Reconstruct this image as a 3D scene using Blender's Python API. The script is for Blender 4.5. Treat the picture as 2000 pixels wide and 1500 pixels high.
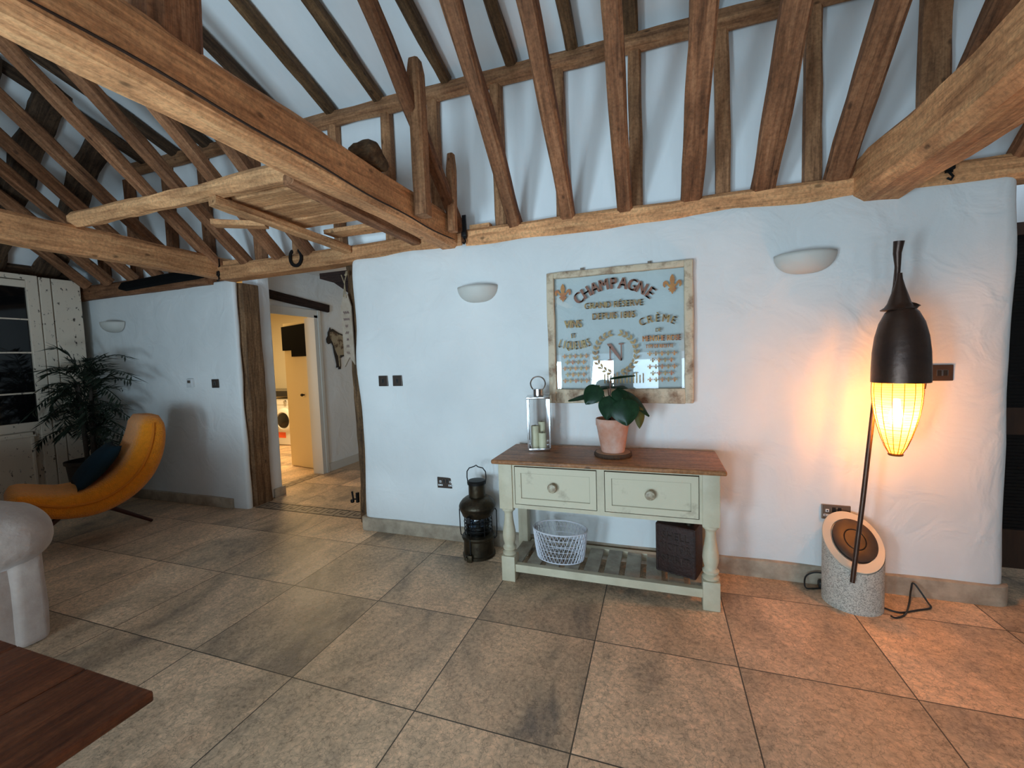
import bpy, bmesh, math, random
from mathutils import Vector, Matrix, noise
S = bpy.context.scene
for o in list(bpy.data.objects): bpy.data.objects.remove(o)
C = S.collection
PI = math.pi
random.seed(4)

# ---------------------------------------------------------------- camera
yaw, pit, rol, foc = -0.33186, -0.06286, -0.03377, 828.18
cy, sy = math.cos(yaw), math.sin(yaw)
fwd = Vector((sy*math.cos(pit), cy*math.cos(pit), math.sin(pit)))
rt = Vector((cy, -sy, 0)); up = rt.cross(fwd)
r2 = rt*math.cos(rol) + up*math.sin(rol); u2 = -rt*math.sin(rol) + up*math.cos(rol)
cd = bpy.data.cameras.new('camera'); cam = bpy.data.objects.new('camera', cd); C.objects.link(cam)
m = Matrix((r2, u2, -fwd)).transposed().to_4x4(); m.translation = Vector((0, 0, 1.45)); cam.matrix_world = m
cd.sensor_width = 36; cd.lens = foc/2000*36; cd.clip_start = .02; cd.clip_end = 100
S.camera = cam
# ---------------------------------------------------------------- colour + light
S.view_settings.view_transform = 'Standard'; S.view_settings.look = 'None'
S.view_settings.gamma = 1; S.view_settings.use_curve_mapping = False
S.view_settings.exposure = 0.15
W = bpy.data.worlds.new('world'); S.world = W; W.use_nodes = True
W.node_tree.nodes['Background'].inputs[0].default_value = (.62, .8, 1, 1)
W.node_tree.nodes['Background'].inputs[1].default_value = 2.0
def area(name, loc, rot, sx, sy_, power, col, spread=PI):
    l = bpy.data.lights.new(name, 'AREA'); l.shape = 'RECTANGLE'; l.size = sx; l.size_y = sy_; l.energy = power; l.color = col; l.spread = spread
    o = bpy.data.objects.new(name, l); C.objects.link(o); o.location = loc; o.rotation_euler = rot; return o
DAY = (.585, .83, 1.0)
# daylight coming in through the glazed openings of the wall behind the camera
WIN = [(-2.35, -1.65), (-1.20, -.70), (-.45, .05), (.35, .85)]
for a, b in WIN:
    area('daylight', ((a+b)/2, -1.97, .80), (-PI/2-.62, 0, PI), b-a-.06, 1.30, 95*(b-a)*(1.6 if a < -2 else 1.15 if a < -.6 else .30), DAY)
# warm light of the utility room ceiling lamp
area('utility_ceiling_light', (-5.5, 4.9, 2.45), (0, 0, 0), .6, .6, 75, (1, .72, .36))
area('hall_ceiling_light', (-3.3, 5.6, 2.5), (0, 0, 0), .4, .4, 3, (1, .8, .55))

# ---------------------------------------------------------------- materials
def nt(name):
    mt = bpy.data.materials.new(name); mt.use_nodes = True
    n = mt.node_tree.nodes; return mt, n, mt.node_tree.links, n['Principled BSDF']
def mat(name, col, rough=.6, metal=0, bump=0, bscale=40, var=0, vscale=6, col2=None, spec=None, sheen=0, coat=0, stretch=(1,1,1), trans=0, thr=None):
    """general material: base colour with optional second colour mixed by noise, optional bump"""
    mt, n, l, b = nt(name)
    b.inputs['Base Color'].default_value = (*col, 1); b.inputs['Roughness'].default_value = rough; b.inputs['Metallic'].default_value = metal
    if spec is not None: b.inputs['Specular IOR Level'].default_value = spec
    if sheen: b.inputs['Sheen Weight'].default_value = sheen; b.inputs['Sheen Roughness'].default_value = .4
    if coat: b.inputs['Coat Weight'].default_value = coat; b.inputs['Coat Roughness'].default_value = .15
    if trans: b.inputs['Transmission Weight'].default_value = trans
    tc = n.new('ShaderNodeTexCoord'); mp = n.new('ShaderNodeMapping'); mp.inputs['Scale'].default_value = stretch
    l.new(tc.outputs['Object'], mp.inputs[0])
    if col2:
        t = n.new('ShaderNodeTexNoise'); t.inputs['Scale'].default_value = vscale; t.inputs['Detail'].default_value = 6; t.inputs['Roughness'].default_value = .65
        l.new(mp.outputs[0], t.inputs[0])
        r = n.new('ShaderNodeValToRGB'); lo, hi = thr or (.35, .65)
        r.color_ramp.elements[0].position = lo; r.color_ramp.elements[1].position = hi
        r.color_ramp.elements[0].color = (*col, 1); r.color_ramp.elements[1].color = (*col2, 1)
        l.new(t.outputs[0], r.inputs[0]); l.new(r.outputs[0], b.inputs['Base Color'])
    if bump:
        t = n.new('ShaderNodeTexNoise'); t.inputs['Scale'].default_value = bscale; t.inputs['Detail'].default_value = 5
        l.new(mp.outputs[0], t.inputs[0])
        bp = n.new('ShaderNodeBump'); bp.inputs['Strength'].default_value = bump; bp.inputs['Distance'].default_value = .02
        l.new(t.outputs[0], bp.inputs['Height']); l.new(bp.outputs[0], b.inputs['Normal'])
    return mt
def wood(name, ca, cb, cc, rough=.75, gs=1.0, rnd=.35, knots=True):
    """old timber, grain along local X"""
    mt, n, l, b = nt(name)
    tc = n.new('ShaderNodeTexCoord'); oi = n.new('ShaderNodeObjectInfo')
    ad = n.new('ShaderNodeVectorMath'); ad.operation = 'MULTIPLY_ADD'
    ad.inputs[1].default_value = (1, 1, 1)
    cmb = n.new('ShaderNodeCombineXYZ'); mu = n.new('ShaderNodeMath'); mu.operation = 'MULTIPLY'; mu.inputs[1].default_value = 37
    l.new(oi.outputs['Random'], mu.inputs[0]); l.new(mu.outputs[0], cmb.inputs[0]); l.new(mu.outputs[0], cmb.inputs[1])
    l.new(tc.outputs['Object'], ad.inputs[0]); l.new(cmb.outputs[0], ad.inputs[2])
    mp = n.new('ShaderNodeMapping'); mp.inputs['Scale'].default_value = (1.2*gs, 14*gs, 14*gs); l.new(ad.outputs[0], mp.inputs[0])
    t = n.new('ShaderNodeTexNoise'); t.inputs['Scale'].default_value = 2.2; t.inputs['Detail'].default_value = 9; t.inputs['Roughness'].default_value = .62; t.inputs['Distortion'].default_value = .6
    l.new(mp.outputs[0], t.inputs[0])
    r = n.new('ShaderNodeValToRGB'); e = r.color_ramp.elements; e[0].position = .3; e[0].color = (*ca, 1); e[1].position = .72; e[1].color = (*cc, 1)
    e2 = r.color_ramp.elements.new(.5); e2.color = (*cb, 1); l.new(t.outputs[0], r.inputs[0])
    # broad tone changes
    t2 = n.new('ShaderNodeTexNoise'); t2.inputs['Scale'].default_value = 3.0; t2.inputs['Detail'].default_value = 4; l.new(ad.outputs[0], t2.inputs[0])
    mr = n.new('ShaderNodeMapRange'); mr.inputs[1].default_value = .3; mr.inputs[2].default_value = .7; mr.inputs[3].default_value = .72; mr.inputs[4].default_value = 1.22
    l.new(t2.outputs[0], mr.inputs[0])
    m2 = n.new('ShaderNodeMath'); m2.operation = 'MULTIPLY_ADD'; m2.inputs[1].default_value = rnd; m2.inputs[2].default_value = 1-rnd/2
    l.new(oi.outputs['Random'], m2.inputs[0])
    m3 = n.new('ShaderNodeMath'); m3.operation = 'MULTIPLY'; l.new(mr.outputs[0], m3.inputs[0]); l.new(m2.outputs[0], m3.inputs[1])
    # worm holes / knots
    v = n.new('ShaderNodeTexVoronoi'); v.inputs['Scale'].default_value = 9; mpk = n.new('ShaderNodeMapping'); mpk.inputs['Scale'].default_value = (.6, 1, 1); l.new(ad.outputs[0], mpk.inputs[0]); l.new(mpk.outputs[0], v.inputs[0])
    kr = n.new('ShaderNodeMapRange'); kr.inputs[1].default_value = .06; kr.inputs[2].default_value = .13; kr.inputs[3].default_value = .42 if knots else 1; kr.inputs[4].default_value = 1; l.new(v.outputs[0], kr.inputs[0])
    m4 = n.new('ShaderNodeMath'); m4.operation = 'MULTIPLY'; l.new(m3.outputs[0], m4.inputs[0]); l.new(kr.outputs[0], m4.inputs[1])
    t5 = n.new('ShaderNodeTexNoise'); t5.inputs['Scale'].default_value = 55; t5.inputs['Detail'].default_value = 6; t5.inputs['Roughness'].default_value = .7; l.new(ad.outputs[0], t5.inputs[0])
    r5 = n.new('ShaderNodeMapRange'); r5.inputs[1].default_value = .3; r5.inputs[2].default_value = .6; r5.inputs[3].default_value = .62; r5.inputs[4].default_value = 1.12; l.new(t5.outputs[0], r5.inputs[0])
    m5 = n.new('ShaderNodeMath'); m5.operation = 'MULTIPLY'; l.new(m4.outputs[0], m5.inputs[0]); l.new(r5.outputs[0], m5.inputs[1]); m4 = m5
    mx = n.new('ShaderNodeVectorMath'); mx.operation = 'SCALE'; l.new(r.outputs[0], mx.inputs[0]); l.new(m4.outputs[0], mx.inputs['Scale'])
    l.new(mx.outputs[0], b.inputs['Base Color']); b.inputs['Roughness'].default_value = rough; b.inputs['Specular IOR Level'].default_value = .25
    t3 = n.new('ShaderNodeTexNoise'); t3.inputs['Scale'].default_value = 5; t3.inputs['Detail'].default_value = 8; l.new(mp.outputs[0], t3.inputs[0])
    bp = n.new('ShaderNodeBump'); bp.inputs['Strength'].default_value = .55; bp.inputs['Distance'].default_value = .012; l.new(t3.outputs[0], bp.inputs['Height']); l.new(bp.outputs[0], b.inputs['Normal'])
    return mt
M = {}
M['beam'] = wood('beam_oak', (.36, .155, .065), (.60, .285, .125), (.72, .39, .18))
M['rafter'] = wood('rafter_oak', (.11, .045, .020), (.25, .105, .048), (.37, .175, .085))
M['stud'] = wood('stud_oak', (.19, .085, .040), (.37, .175, .082), (.50, .26, .125))
M['old'] = wood('weathered_rafter', (.035, .020, .012), (.085, .048, .027), (.16, .09, .05))
M['plank'] = wood('plank_oak', (.34, .15, .065), (.58, .29, .13), (.70, .38, .18))
M['post'] = wood('post_oak', (.055, .028, .014), (.125, .066, .03), (.24, .13, .06))
M['dpost'] = wood('door_post_oak', (.09, .045, .022), (.20, .105, .05), (.34, .19, .095))
M['dark'] = wood('dark_timber', (.012, .006, .005), (.028, .014, .011), (.05, .026, .02), rnd=.1)
M['pine'] = wood('pine_top', (.20, .080, .032), (.38, .165, .068), (.50, .24, .11), rough=.42, gs=.8, rnd=0)
M['table'] = wood('coffee_table_oak', (.075, .022, .010), (.15, .045, .018), (.24, .08, .032), rough=.42, gs=.8, rnd=0, knots=False)
def plaster():
    mt, n, l, b = nt('white_plaster')
    tc = n.new('ShaderNodeTexCoord')
    t = n.new('ShaderNodeTexNoise'); t.inputs['Scale'].default_value = 1.3; t.inputs['Detail'].default_value = 7; l.new(tc.outputs['Object'], t.inputs[0])
    r = n.new('ShaderNodeValToRGB'); r.color_ramp.elements[0].color = (.70, .70, .69, 1); r.color_ramp.elements[1].color = (.80, .80, .785, 1)
    r.color_ramp.elements[0].position = .3; r.color_ramp.elements[1].position = .65; l.new(t.outputs[0], r.inputs[0]); l.new(r.outputs[0], b.inputs['Base Color'])
    b.inputs['Roughness'].default_value = .85; b.inputs['Specular IOR Level'].default_value = .2
    a = n.new('ShaderNodeTexNoise'); a.inputs['Scale'].default_value = 4; a.inputs['Detail'].default_value = 3; a.inputs['Distortion'].default_value = 1.2; l.new(tc.outputs['Object'], a.inputs[0])
    c = n.new('ShaderNodeTexNoise'); c.inputs['Scale'].default_value = 110; c.inputs['Detail'].default_value = 3; l.new(tc.outputs['Object'], c.inputs[0])
    m_ = n.new('ShaderNodeMath'); m_.operation = 'MULTIPLY_ADD'; m_.inputs[1].default_value = .035; l.new(c.outputs[0], m_.inputs[0]); l.new(a.outputs[0], m_.inputs[2])
    bp = n.new('ShaderNodeBump'); bp.inputs['Strength'].default_value = .5; bp.inputs['Distance'].default_value = .03; l.new(m_.outputs[0], bp.inputs['Height']); l.new(bp.outputs[0], b.inputs['Normal'])
    return mt
M['plaster'] = plaster()
M['ceil'] = mat('ceiling_lining', (.84, .86, .87), .9, bump=.25, bscale=2.2, col2=(.91, .93, .94), vscale=1.2, stretch=(2.5, 1, .5))
M['cream_wall'] = mat('cream_wall', (.66, .60, .46), .8)
def floor_mat():
    mt, n, l, b = nt('travertine_tiles')
    g = n.new('ShaderNodeNewGeometry'); sp = n.new('ShaderNodeSeparateXYZ'); l.new(g.outputs['Position'], sp.inputs[0])
    def math_(op, a, bb=None):
        x = n.new('ShaderNodeMath'); x.operation = op
        for i, q in enumerate((a, bb)):
            if q is None: continue
            if isinstance(q, (int, float)): x.inputs[i].default_value = q
            else: l.new(q, x.inputs[i])
        return x.outputs[0]
    P = .653
    u = math_('DIVIDE', math_('ADD', sp.outputs[0], 9.785+.327), P); v = math_('DIVIDE', math_('ADD', sp.outputs[1], 6.288), .6435)
    fu, fv = math_('FRACT', u), math_('FRACT', v); iu, iv = math_('FLOOR', u), math_('FLOOR', v)
    cm = n.new('ShaderNodeCombineXYZ'); l.new(iu, cm.inputs[0]); l.new(iv, cm.inputs[1])
    wn = n.new('ShaderNodeTexWhiteNoise'); wn.noise_dimensions = '3D'; l.new(cm.outputs[0], wn.inputs[0])
    off = n.new('ShaderNodeVectorMath'); off.operation = 'MULTIPLY_ADD'; off.inputs[1].default_value = (9, 9, 9); l.new(wn.outputs['Color'], off.inputs[0]); l.new(g.outputs['Position'], off.inputs[2])
    big = n.new('ShaderNodeTexNoise'); big.inputs['Scale'].default_value = 1.7; big.inputs['Detail'].default_value = 6; big.inputs['Roughness'].default_value = .6; big.inputs['Distortion'].default_value = .8
    mpb = n.new('ShaderNodeMapping'); mpb.inputs['Scale'].default_value = (1.5, .9, 1); l.new(off.outputs[0], mpb.inputs[0]); l.new(mpb.outputs[0], big.inputs[0])
    r = n.new('ShaderNodeValToRGB'); e = r.color_ramp.elements
    e[0].position = .30; e[0].color = (.25, .19, .145, 1); e[1].position = .72; e[1].color = (.86, .60, .39, 1)
    x = e.new(.42); x.color = (.50, .36, .24, 1); x = e.new(.56); x.color = (.71, .49, .32, 1); l.new(big.outputs[0], r.inputs[0])
    fine = n.new('ShaderNodeTexNoise'); fine.inputs['Scale'].default_value = 46; fine.inputs['Detail'].default_value = 8; fine.inputs['Roughness'].default_value = .75; l.new(off.outputs[0], fine.inputs[0])
    fr = n.new('ShaderNodeMapRange'); fr.inputs[1].default_value = .3; fr.inputs[2].default_value = .7; fr.inputs[3].default_value = .60; fr.inputs[4].default_value = 1.40; l.new(fine.outputs[0], fr.inputs[0])
    # crackled veins
    vo = n.new('ShaderNodeTexVoronoi'); vo.feature = 'DISTANCE_TO_EDGE'; vo.inputs['Scale'].default_value = 21
    wp = n.new('ShaderNodeTexNoise'); wp.inputs['Scale'].default_value = 12; wp.inputs['Detail'].default_value = 5; l.new(off.outputs[0], wp.inputs[0])
    wa = n.new('ShaderNodeVectorMath'); wa.operation = 'MULTIPLY_ADD'; wa.inputs[1].default_value = (.22, .22, .22); l.new(wp.outputs['Color'], wa.inputs[0]); l.new(off.outputs[0], wa.inputs[2]); l.new(wa.outputs[0], vo.inputs[0])
    vr = n.new('ShaderNodeMapRange'); vr.inputs[1].default_value = .0; vr.inputs[2].default_value = .05; vr.inputs[3].default_value = .58; vr.inputs[4].default_value = 1; l.new(vo.outputs[0], vr.inputs[0])
    tile = n.new('ShaderNodeMapRange'); tile.inputs[3].default_value = .84; tile.inputs[4].default_value = 1.14; l.new(wn.outputs['Value'], tile.inputs[0])
    k = math_('MULTIPLY', math_('MULTIPLY', fr.outputs[0], vr.outputs[0]), tile.outputs[0])
    sc = n.new('ShaderNodeVectorMath'); sc.operation = 'SCALE'; l.new(r.outputs[0], sc.inputs[0]); l.new(k, sc.inputs['Scale'])
    du = math_('MINIMUM', fu, math_('SUBTRACT', 1, fu)); dv = math_('MINIMUM', fv, math_('SUBTRACT', 1, fv)); d = math_('MINIMUM', du, dv)
    gr = n.new('ShaderNodeMapRange'); gr.inputs[1].default_value = .0028; gr.inputs[2].default_value = .0055; l.new(d, gr.inputs[0])
    mx = n.new('ShaderNodeMix'); mx.data_type = 'RGBA'; l.new(gr.outputs[0], mx.inputs[0]); mx.inputs[6].default_value = (.055, .042, .03, 1); l.new(sc.outputs[0], mx.inputs[7])
    l.new(mx.outputs[2], b.inputs['Base Color'])
    rr = n.new('ShaderNodeMapRange'); rr.inputs[1].default_value = .3; rr.inputs[2].default_value = .7; rr.inputs[3].default_value = .38; rr.inputs[4].default_value = .58; l.new(fine.outputs[0], rr.inputs[0]); l.new(rr.outputs[0], b.inputs['Roughness'])
    b.inputs['Specular IOR Level'].default_value = .4
    hh = fine.outputs[0]
    bp = n.new('ShaderNodeBump'); bp.inputs['Strength'].default_value = .35; bp.inputs['Distance'].default_value = .0015; l.new(hh, bp.inputs['Height']); l.new(bp.outputs[0], b.inputs['Normal'])
    return mt
M['floor'] = floor_mat()
M['skirt'] = mat('stone_skirting', (.30, .235, .17), .5, bump=.2, bscale=30, col2=(.48, .39, .29), vscale=9)
M['inlay'] = mat('inlay_dark_stone', (.05, .035, .028), .4)
M['inlay_l'] = mat('inlay_pale_stone', (.30, .23, .165), .4)
M['creamworn'] = mat('worn_cream_drawer', (.60, .53, .38), .55, col2=(.27, .20, .13), vscale=6.5, thr=(.585, .80), bump=.12, bscale=25)
M['cream'] = mat('cream_paint', (.61, .54, .39), .55, col2=(.50, .43, .30), vscale=5, bump=.12, bscale=25)
M['creamdk'] = mat('cream_paint_groove', (.33, .28, .19), .6)
M['worn'] = mat('worn_cream_slats', (.44, .39, .30), .6, col2=(.24, .19, .14), vscale=8, bump=.2, bscale=25)
M['knob'] = mat('worn_knob', (.50, .43, .30), .5, col2=(.22, .15, .09), vscale=50)
def chipped():
    mt, n, l, b = nt('chipped_white_paint')
    tc = n.new('ShaderNodeTexCoord'); mp = n.new('ShaderNodeMapping'); mp.inputs['Scale'].default_value = (1, 1, .6); l.new(tc.outputs['Object'], mp.inputs[0])
    t = n.new('ShaderNodeTexNoise'); t.inputs['Scale'].default_value = 26; t.inputs['Detail'].default_value = 7; t.inputs['Roughness'].default_value = .6; l.new(mp.outputs[0], t.inputs[0])
    r = n.new('ShaderNodeValToRGB'); e = r.color_ramp.elements; e[0].position = .60; e[0].color = (.74, .62, .49, 1); e[1].position = .665; e[1].color = (.05, .03, .02, 1)
    l.new(t.outputs[0], r.inputs[0]); l.new(r.outputs[0], b.inputs['Base Color']); b.inputs['Roughness'].default_value = .7
    bp = n.new('ShaderNodeBump'); bp.inputs['Strength'].default_value = .4; bp.inputs['Distance'].default_value = .004; l.new(t.outputs[0], bp.inputs['Height']); l.new(bp.outputs[0], b.inputs['Normal'])
    return mt
M['chip'] = chipped()
M['chipframe'] = mat('worn_window_frame_paint', (.62, .50, .35), .65, col2=(.19, .095, .045), vscale=9, thr=(.48, .68), bump=.3, bscale=30)
def glass_thin(name, tint=(1, 1, 1), fac=None, rough=0.0):
    mt = bpy.data.materials.new(name); mt.use_nodes = True; n = mt.node_tree.nodes; l = mt.node_tree.links
    for q in list(n): n.remove(q)
    o = n.new('ShaderNodeOutputMaterial'); tr = n.new('ShaderNodeBsdfTransparent'); tr.inputs[0].default_value = (*tint, 1)
    gl = n.new('ShaderNodeBsdfGlossy'); gl.inputs['Roughness'].default_value = rough
    fr = n.new('ShaderNodeFresnel'); fr.inputs[0].default_value = 1.5; ml = n.new('ShaderNodeMath'); ml.operation = 'MULTIPLY'; ml.inputs[1].default_value = 1.2; ml.use_clamp = True
    l.new(fr.outputs[0], ml.inputs[0])
    mx = n.new('ShaderNodeMixShader'); l.new(ml.outputs[0], mx.inputs[0]); l.new(tr.outputs[0], mx.inputs[1]); l.new(gl.outputs[0], mx.inputs[2]); l.new(mx.outputs[0], o.inputs[0])
    return mt
M['glass'] = glass_thin('clear_glass')
M['pane'] = glass_thin('old_window_glass', (.93, .95, .95))
M['lens'] = glass_thin('smoked_lens_glass', (.35, .42, .5))
M['dkglass'] = mat('dark_glazing', (.006, .006, .006), .06)
M['chrome'] = mat('polished_steel', (.62, .62, .63), .12, 1)
M['brass'] = mat('aged_brass', (.085, .062, .036), .42, .85, bump=.15, bscale=30, col2=(.035, .028, .02), vscale=9)
M['copper'] = mat('dark_copper', (.055, .034, .028), .38, .7, bump=.12, bscale=20, col2=(.09, .052, .036), vscale=5)
M['crack'] = mat('dark_wood_crack', (.03, .012, .005), .9)
M['iron'] = mat('black_iron', (.012, .011, .011), .5, .6)
M['black'] = mat('black_plastic', (.012, .012, .012), .4)
M['rust'] = mat('rusted_tin', (.024, .010, .007), .65, .2, bump=.3, bscale=60, col2=(.040, .014, .009), vscale=12)
M['terra'] = mat('limewashed_terracotta', (.55, .24, .15), .85, bump=.2, bscale=40, col2=(.62, .40, .32), vscale=9)
M['soil'] = mat('soil', (.035, .02, .013), .95, bump=.5)
M['leafd'] = mat('peperomia_leaf', (.012, .045, .018), .38, col2=(.025, .085, .035), vscale=20, stretch=(1, 1, 6))
M['leafb'] = mat('leaf_underside', (.16, .15, .04), .5)
M['stem'] = mat('reddish_stem', (.07, .025, .018), .5)
M['palm'] = mat('palm_leaf', (.012, .022, .010), .6)
M['cane'] = mat('palm_cane', (.035, .022, .014), .8, bump=.4, bscale=50)
M['pot'] = mat('dark_planter', (.022, .016, .013), .6)
M['bark'] = mat('bark_edge', (.07, .035, .018), .9, bump=.6, bscale=60)
M['slice'] = mat('sliced_wood', (.42, .24, .14), .7)
M['wax'] = mat('ivory_wax', (.66, .60, .40), .5)
M['white'] = mat('white_coated_wire', (.68, .67, .72), .5)
M['ceramic'] = mat('white_plaster_sconce', (.60, .58, .53), .6)
M['bronze'] = mat('bronze_switch_plate', (.075, .055, .045), .35, .5)
M['plate2'] = mat('brushed_plate', (.25, .19, .15), .35, .7)
M['thermo'] = mat('white_plastic', (.66, .66, .66), .4)
M['mustard'] = mat('mustard_boucle', (.95, .29, .004), .95, bump=.8, bscale=110, sheen=.3, col2=(.80, .25, .004), vscale=30)
M['teal'] = mat('teal_velvet', (.005, .017, .027), .9, spec=.2)
M['redleg'] = mat('dark_red_leg', (.045, .008, .006), .45)
M['velvet'] = mat('grey_velvet', (.36, .275, .235), .85, bump=.3, bscale=14, sheen=.3, col2=(.44, .35, .30), vscale=8)
def stone():
    mt, n, l, b = nt('speckled_stone')
    tc = n.new('ShaderNodeTexCoord'); v = n.new('ShaderNodeTexVoronoi'); v.inputs['Scale'].default_value = 240; l.new(tc.outputs['Object'], v.inputs[0])
    r = n.new('ShaderNodeValToRGB'); r.color_ramp.elements[0].color = (.26, .235, .20, 1); r.color_ramp.elements[1].color = (.62, .58, .50, 1); r.color_ramp.elements[0].position = .0; r.color_ramp.elements[1].position = .7
    sp = n.new('ShaderNodeSeparateColor'); l.new(v.outputs['Color'], sp.inputs[0]); l.new(sp.outputs[0], r.inputs[0]); l.new(r.outputs[0], b.inputs['Base Color']); b.inputs['Roughness'].default_value = .8
    bp = n.new('ShaderNodeBump'); bp.inputs['Strength'].default_value = .5; bp.inputs['Distance'].default_value = .003; l.new(sp.outputs[0], bp.inputs['Height']); l.new(bp.outputs[0], b.inputs['Normal'])
    return mt
M['stone'] = stone()
M['smooth'] = mat('smooth_cut_stone', (.62, .54, .43), .6)
M['gold'] = mat('antique_gold_lettering', (.36, .25, .09), .5, .3, col2=(.20, .10, .045), vscale=30)
M['redbrown'] = mat('russet_lettering', (.22, .085, .045), .5)
M['orange'] = mat('orange_gold_lettering', (.50, .25, .06), .5, .2, col2=(.32, .09, .04), vscale=14)
M['twine'] = mat('jute_twine', (.30, .22, .13), .9)
M['signw'] = mat('pale_wood_sign', (.42, .33, .25), .8, col2=(.34, .25, .18), vscale=14)
M['ink'] = mat('faded_sign_ink', (.17, .10, .09), .8)
M['cowl'] = mat('cow_cream_enamel', (.36, .29, .19), .6, col2=(.09, .045, .02), vscale=7, thr=(.52, .60))
M['cowd'] = mat('cow_dark_edge', (.02, .012, .008), .6)
M['doory'] = mat('cream_door_paint', (.70, .58, .36), .5)
M['trimw'] = mat('white_gloss_trim', (.62, .60, .55), .4)
M['appl'] = mat('white_enamel', (.75, .75, .74), .3)
M['label'] = mat('orange_red_label', (.85, .12, .03), .5)
M['granite'] = mat('black_worktop', (.01, .01, .011), .2)
M['dkdoor'] = mat('dark_door_wood', (.030, .014, .008), .5, col2=(.05, .022, .012), vscale=5, stretch=(8, 8, 1))
M['mesh'] = mat('black_fabric', (.004, .004, .004), .9, spec=.1)
def emis(name, col, st, base=(.8, .6, .3)):
    mt, n, l, b = nt(name); b.inputs['Base Color'].default_value = (*base, 1)
    b.inputs['Emission Color'].default_value = (*col, 1); b.inputs['Emission Strength'].default_value = st; return mt
M['bulb'] = emis('warm_bulb', (1, .62, .25), 40)
def shade():
    mt = bpy.data.materials.new('paper_shade'); mt.use_nodes = True; n = mt.node_tree.nodes; l = mt.node_tree.links
    b = n['Principled BSDF']; b.inputs['Base Color'].default_value = (.85, .62, .34, 1)
    o = n['Material Output']; t = n.new('ShaderNodeBsdfTranslucent'); t.inputs[0].default_value = (.95, .72, .38, 1)
    mx = n.new('ShaderNodeMixShader'); mx.inputs[0].default_value = .75; l.new(b.outputs[0], mx.inputs[1]); l.new(t.outputs[0], mx.inputs[2])
    tp = n.new('ShaderNodeBsdfTransparent'); m2 = n.new('ShaderNodeMixShader'); m2.inputs[0].default_value = .36; l.new(mx.outputs[0], m2.inputs[1]); l.new(tp.outputs[0], m2.inputs[2]); l.new(m2.outputs[0], o.inputs[0]); return mt
M['shade'] = shade()

# ---------------------------------------------------------------- mesh helpers
def new(): return bmesh.new()
def mk(name, bm, m_, parent=None, loc=None, smooth=False, mats=None):
    me = bpy.data.meshes.new(name); bmesh.ops.recalc_face_normals(bm, faces=bm.faces[:]); bm.to_mesh(me); bm.free()
    for q in (mats or [m_]): me.materials.append(M[q] if isinstance(q, str) else q)
    if smooth:
        for p in me.polygons: p.use_smooth = True
        if smooth != 'all': me.set_sharp_from_angle(angle=math.radians(42))
    o = bpy.data.objects.new(name, me); C.objects.link(o)
    if parent: o.parent = parent
    if loc: o.location = loc
    return o
def tag(o, label, cat, group=None, kind=None):
    o['label'] = label; o['category'] = cat
    if group: o['group'] = group
    if kind: o['kind'] = kind
    return o
def struct(o): o['kind'] = 'structure'; return o
def thing(name, label, cat, loc=(0, 0, 0), rz=0, group=None):
    o = bpy.data.objects.new(name, None); C.objects.link(o); o.location = loc; o.rotation_euler = (0, 0, rz); o.empty_display_size = .1
    return tag(o, label, cat, group)
def box(bm, x0, x1, y0, y1, z0, z1, M_=None, mi=0):
    vs = [bm.verts.new((x, y, z)) for x in (x0, x1) for y in (y0, y1) for z in (z0, z1)]
    if M_ is not None:
        for v in vs: v.co = M_ @ v.co
    fs = [(0, 1, 3, 2), (4, 6, 7, 5), (0, 4, 5, 1), (2, 3, 7, 6), (0, 2, 6, 4), (1, 5, 7, 3)]
    for f in fs: bm.faces.new([vs[i] for i in f]).material_index = mi
    return vs
def rbox(bm, x0, x1, y0, y1, z0, z1, r=.02, step=.1, disp=0, dsc=2.0, M_=None, seed=0, k=3, mi=0):
    """box with rounded edges, optionally subdivided and displaced"""
    lo = Vector((x0, y0, z0)); hi = Vector((x1, y1, z1)); r = min(r, (hi-lo).x/2.001, (hi-lo).y/2.001, (hi-lo).z/2.001)
    def ticks(a, b):
        t = [a + r*(1-math.cos(i/k*PI/2))*.999 for i in range(k+1)]
        n = max(1, int((b-a-2*r)/step)); t += [a+r + (b-a-2*r)*i/n for i in range(1, n)]
        t += [b-r + r*math.sin(i/k*PI/2) for i in range(k+1)]; return t
    T = [ticks(lo[i], hi[i]) for i in range(3)]; cache = {}
    def V(p):
        key = tuple(round(c, 5) for c in p)
        if key in cache: return cache[key]
        p = Vector(p); inn = Vector([min(max(p[i], lo[i]+r), hi[i]-r) for i in range(3)]); d = p-inn
        # only the axes on the surface carry the offset
        if d.length > 1e-9: q = inn + d.normalized()*r
        else: q = p
        if disp:
            nn = (q-inn).normalized() if (q-inn).length > 1e-9 else Vector((0, 0, 0))
            q = q + nn*noise.noise(q*dsc + Vector((seed, seed*.7, 0)))*disp
        if M_ is not None: q = M_ @ q
        v = bm.verts.new(q); cache[key] = v; return v
    for ax in range(3):
        a, b = (ax+1) % 3, (ax+2) % 3
        for side in (lo[ax], hi[ax]):
            for i in range(len(T[a])-1):
                for j in range(len(T[b])-1):
                    if T[a][i+1]-T[a][i] < 1e-6 or T[b][j+1]-T[b][j] < 1e-6: continue
                    quad = []
                    for (u, w) in ((i, j), (i+1, j), (i+1, j+1), (i, j+1)):
                        p = [0, 0, 0]; p[ax] = side; p[a] = T[a][u]; p[b] = T[b][w]; quad.append(V(p))
                    if len(set(quad)) >= 3:
                        qq = []
                        for v in quad:
                            if v not in qq: qq.append(v)
                        try: bm.faces.new(qq).material_index = mi
                        except ValueError: pass
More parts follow.
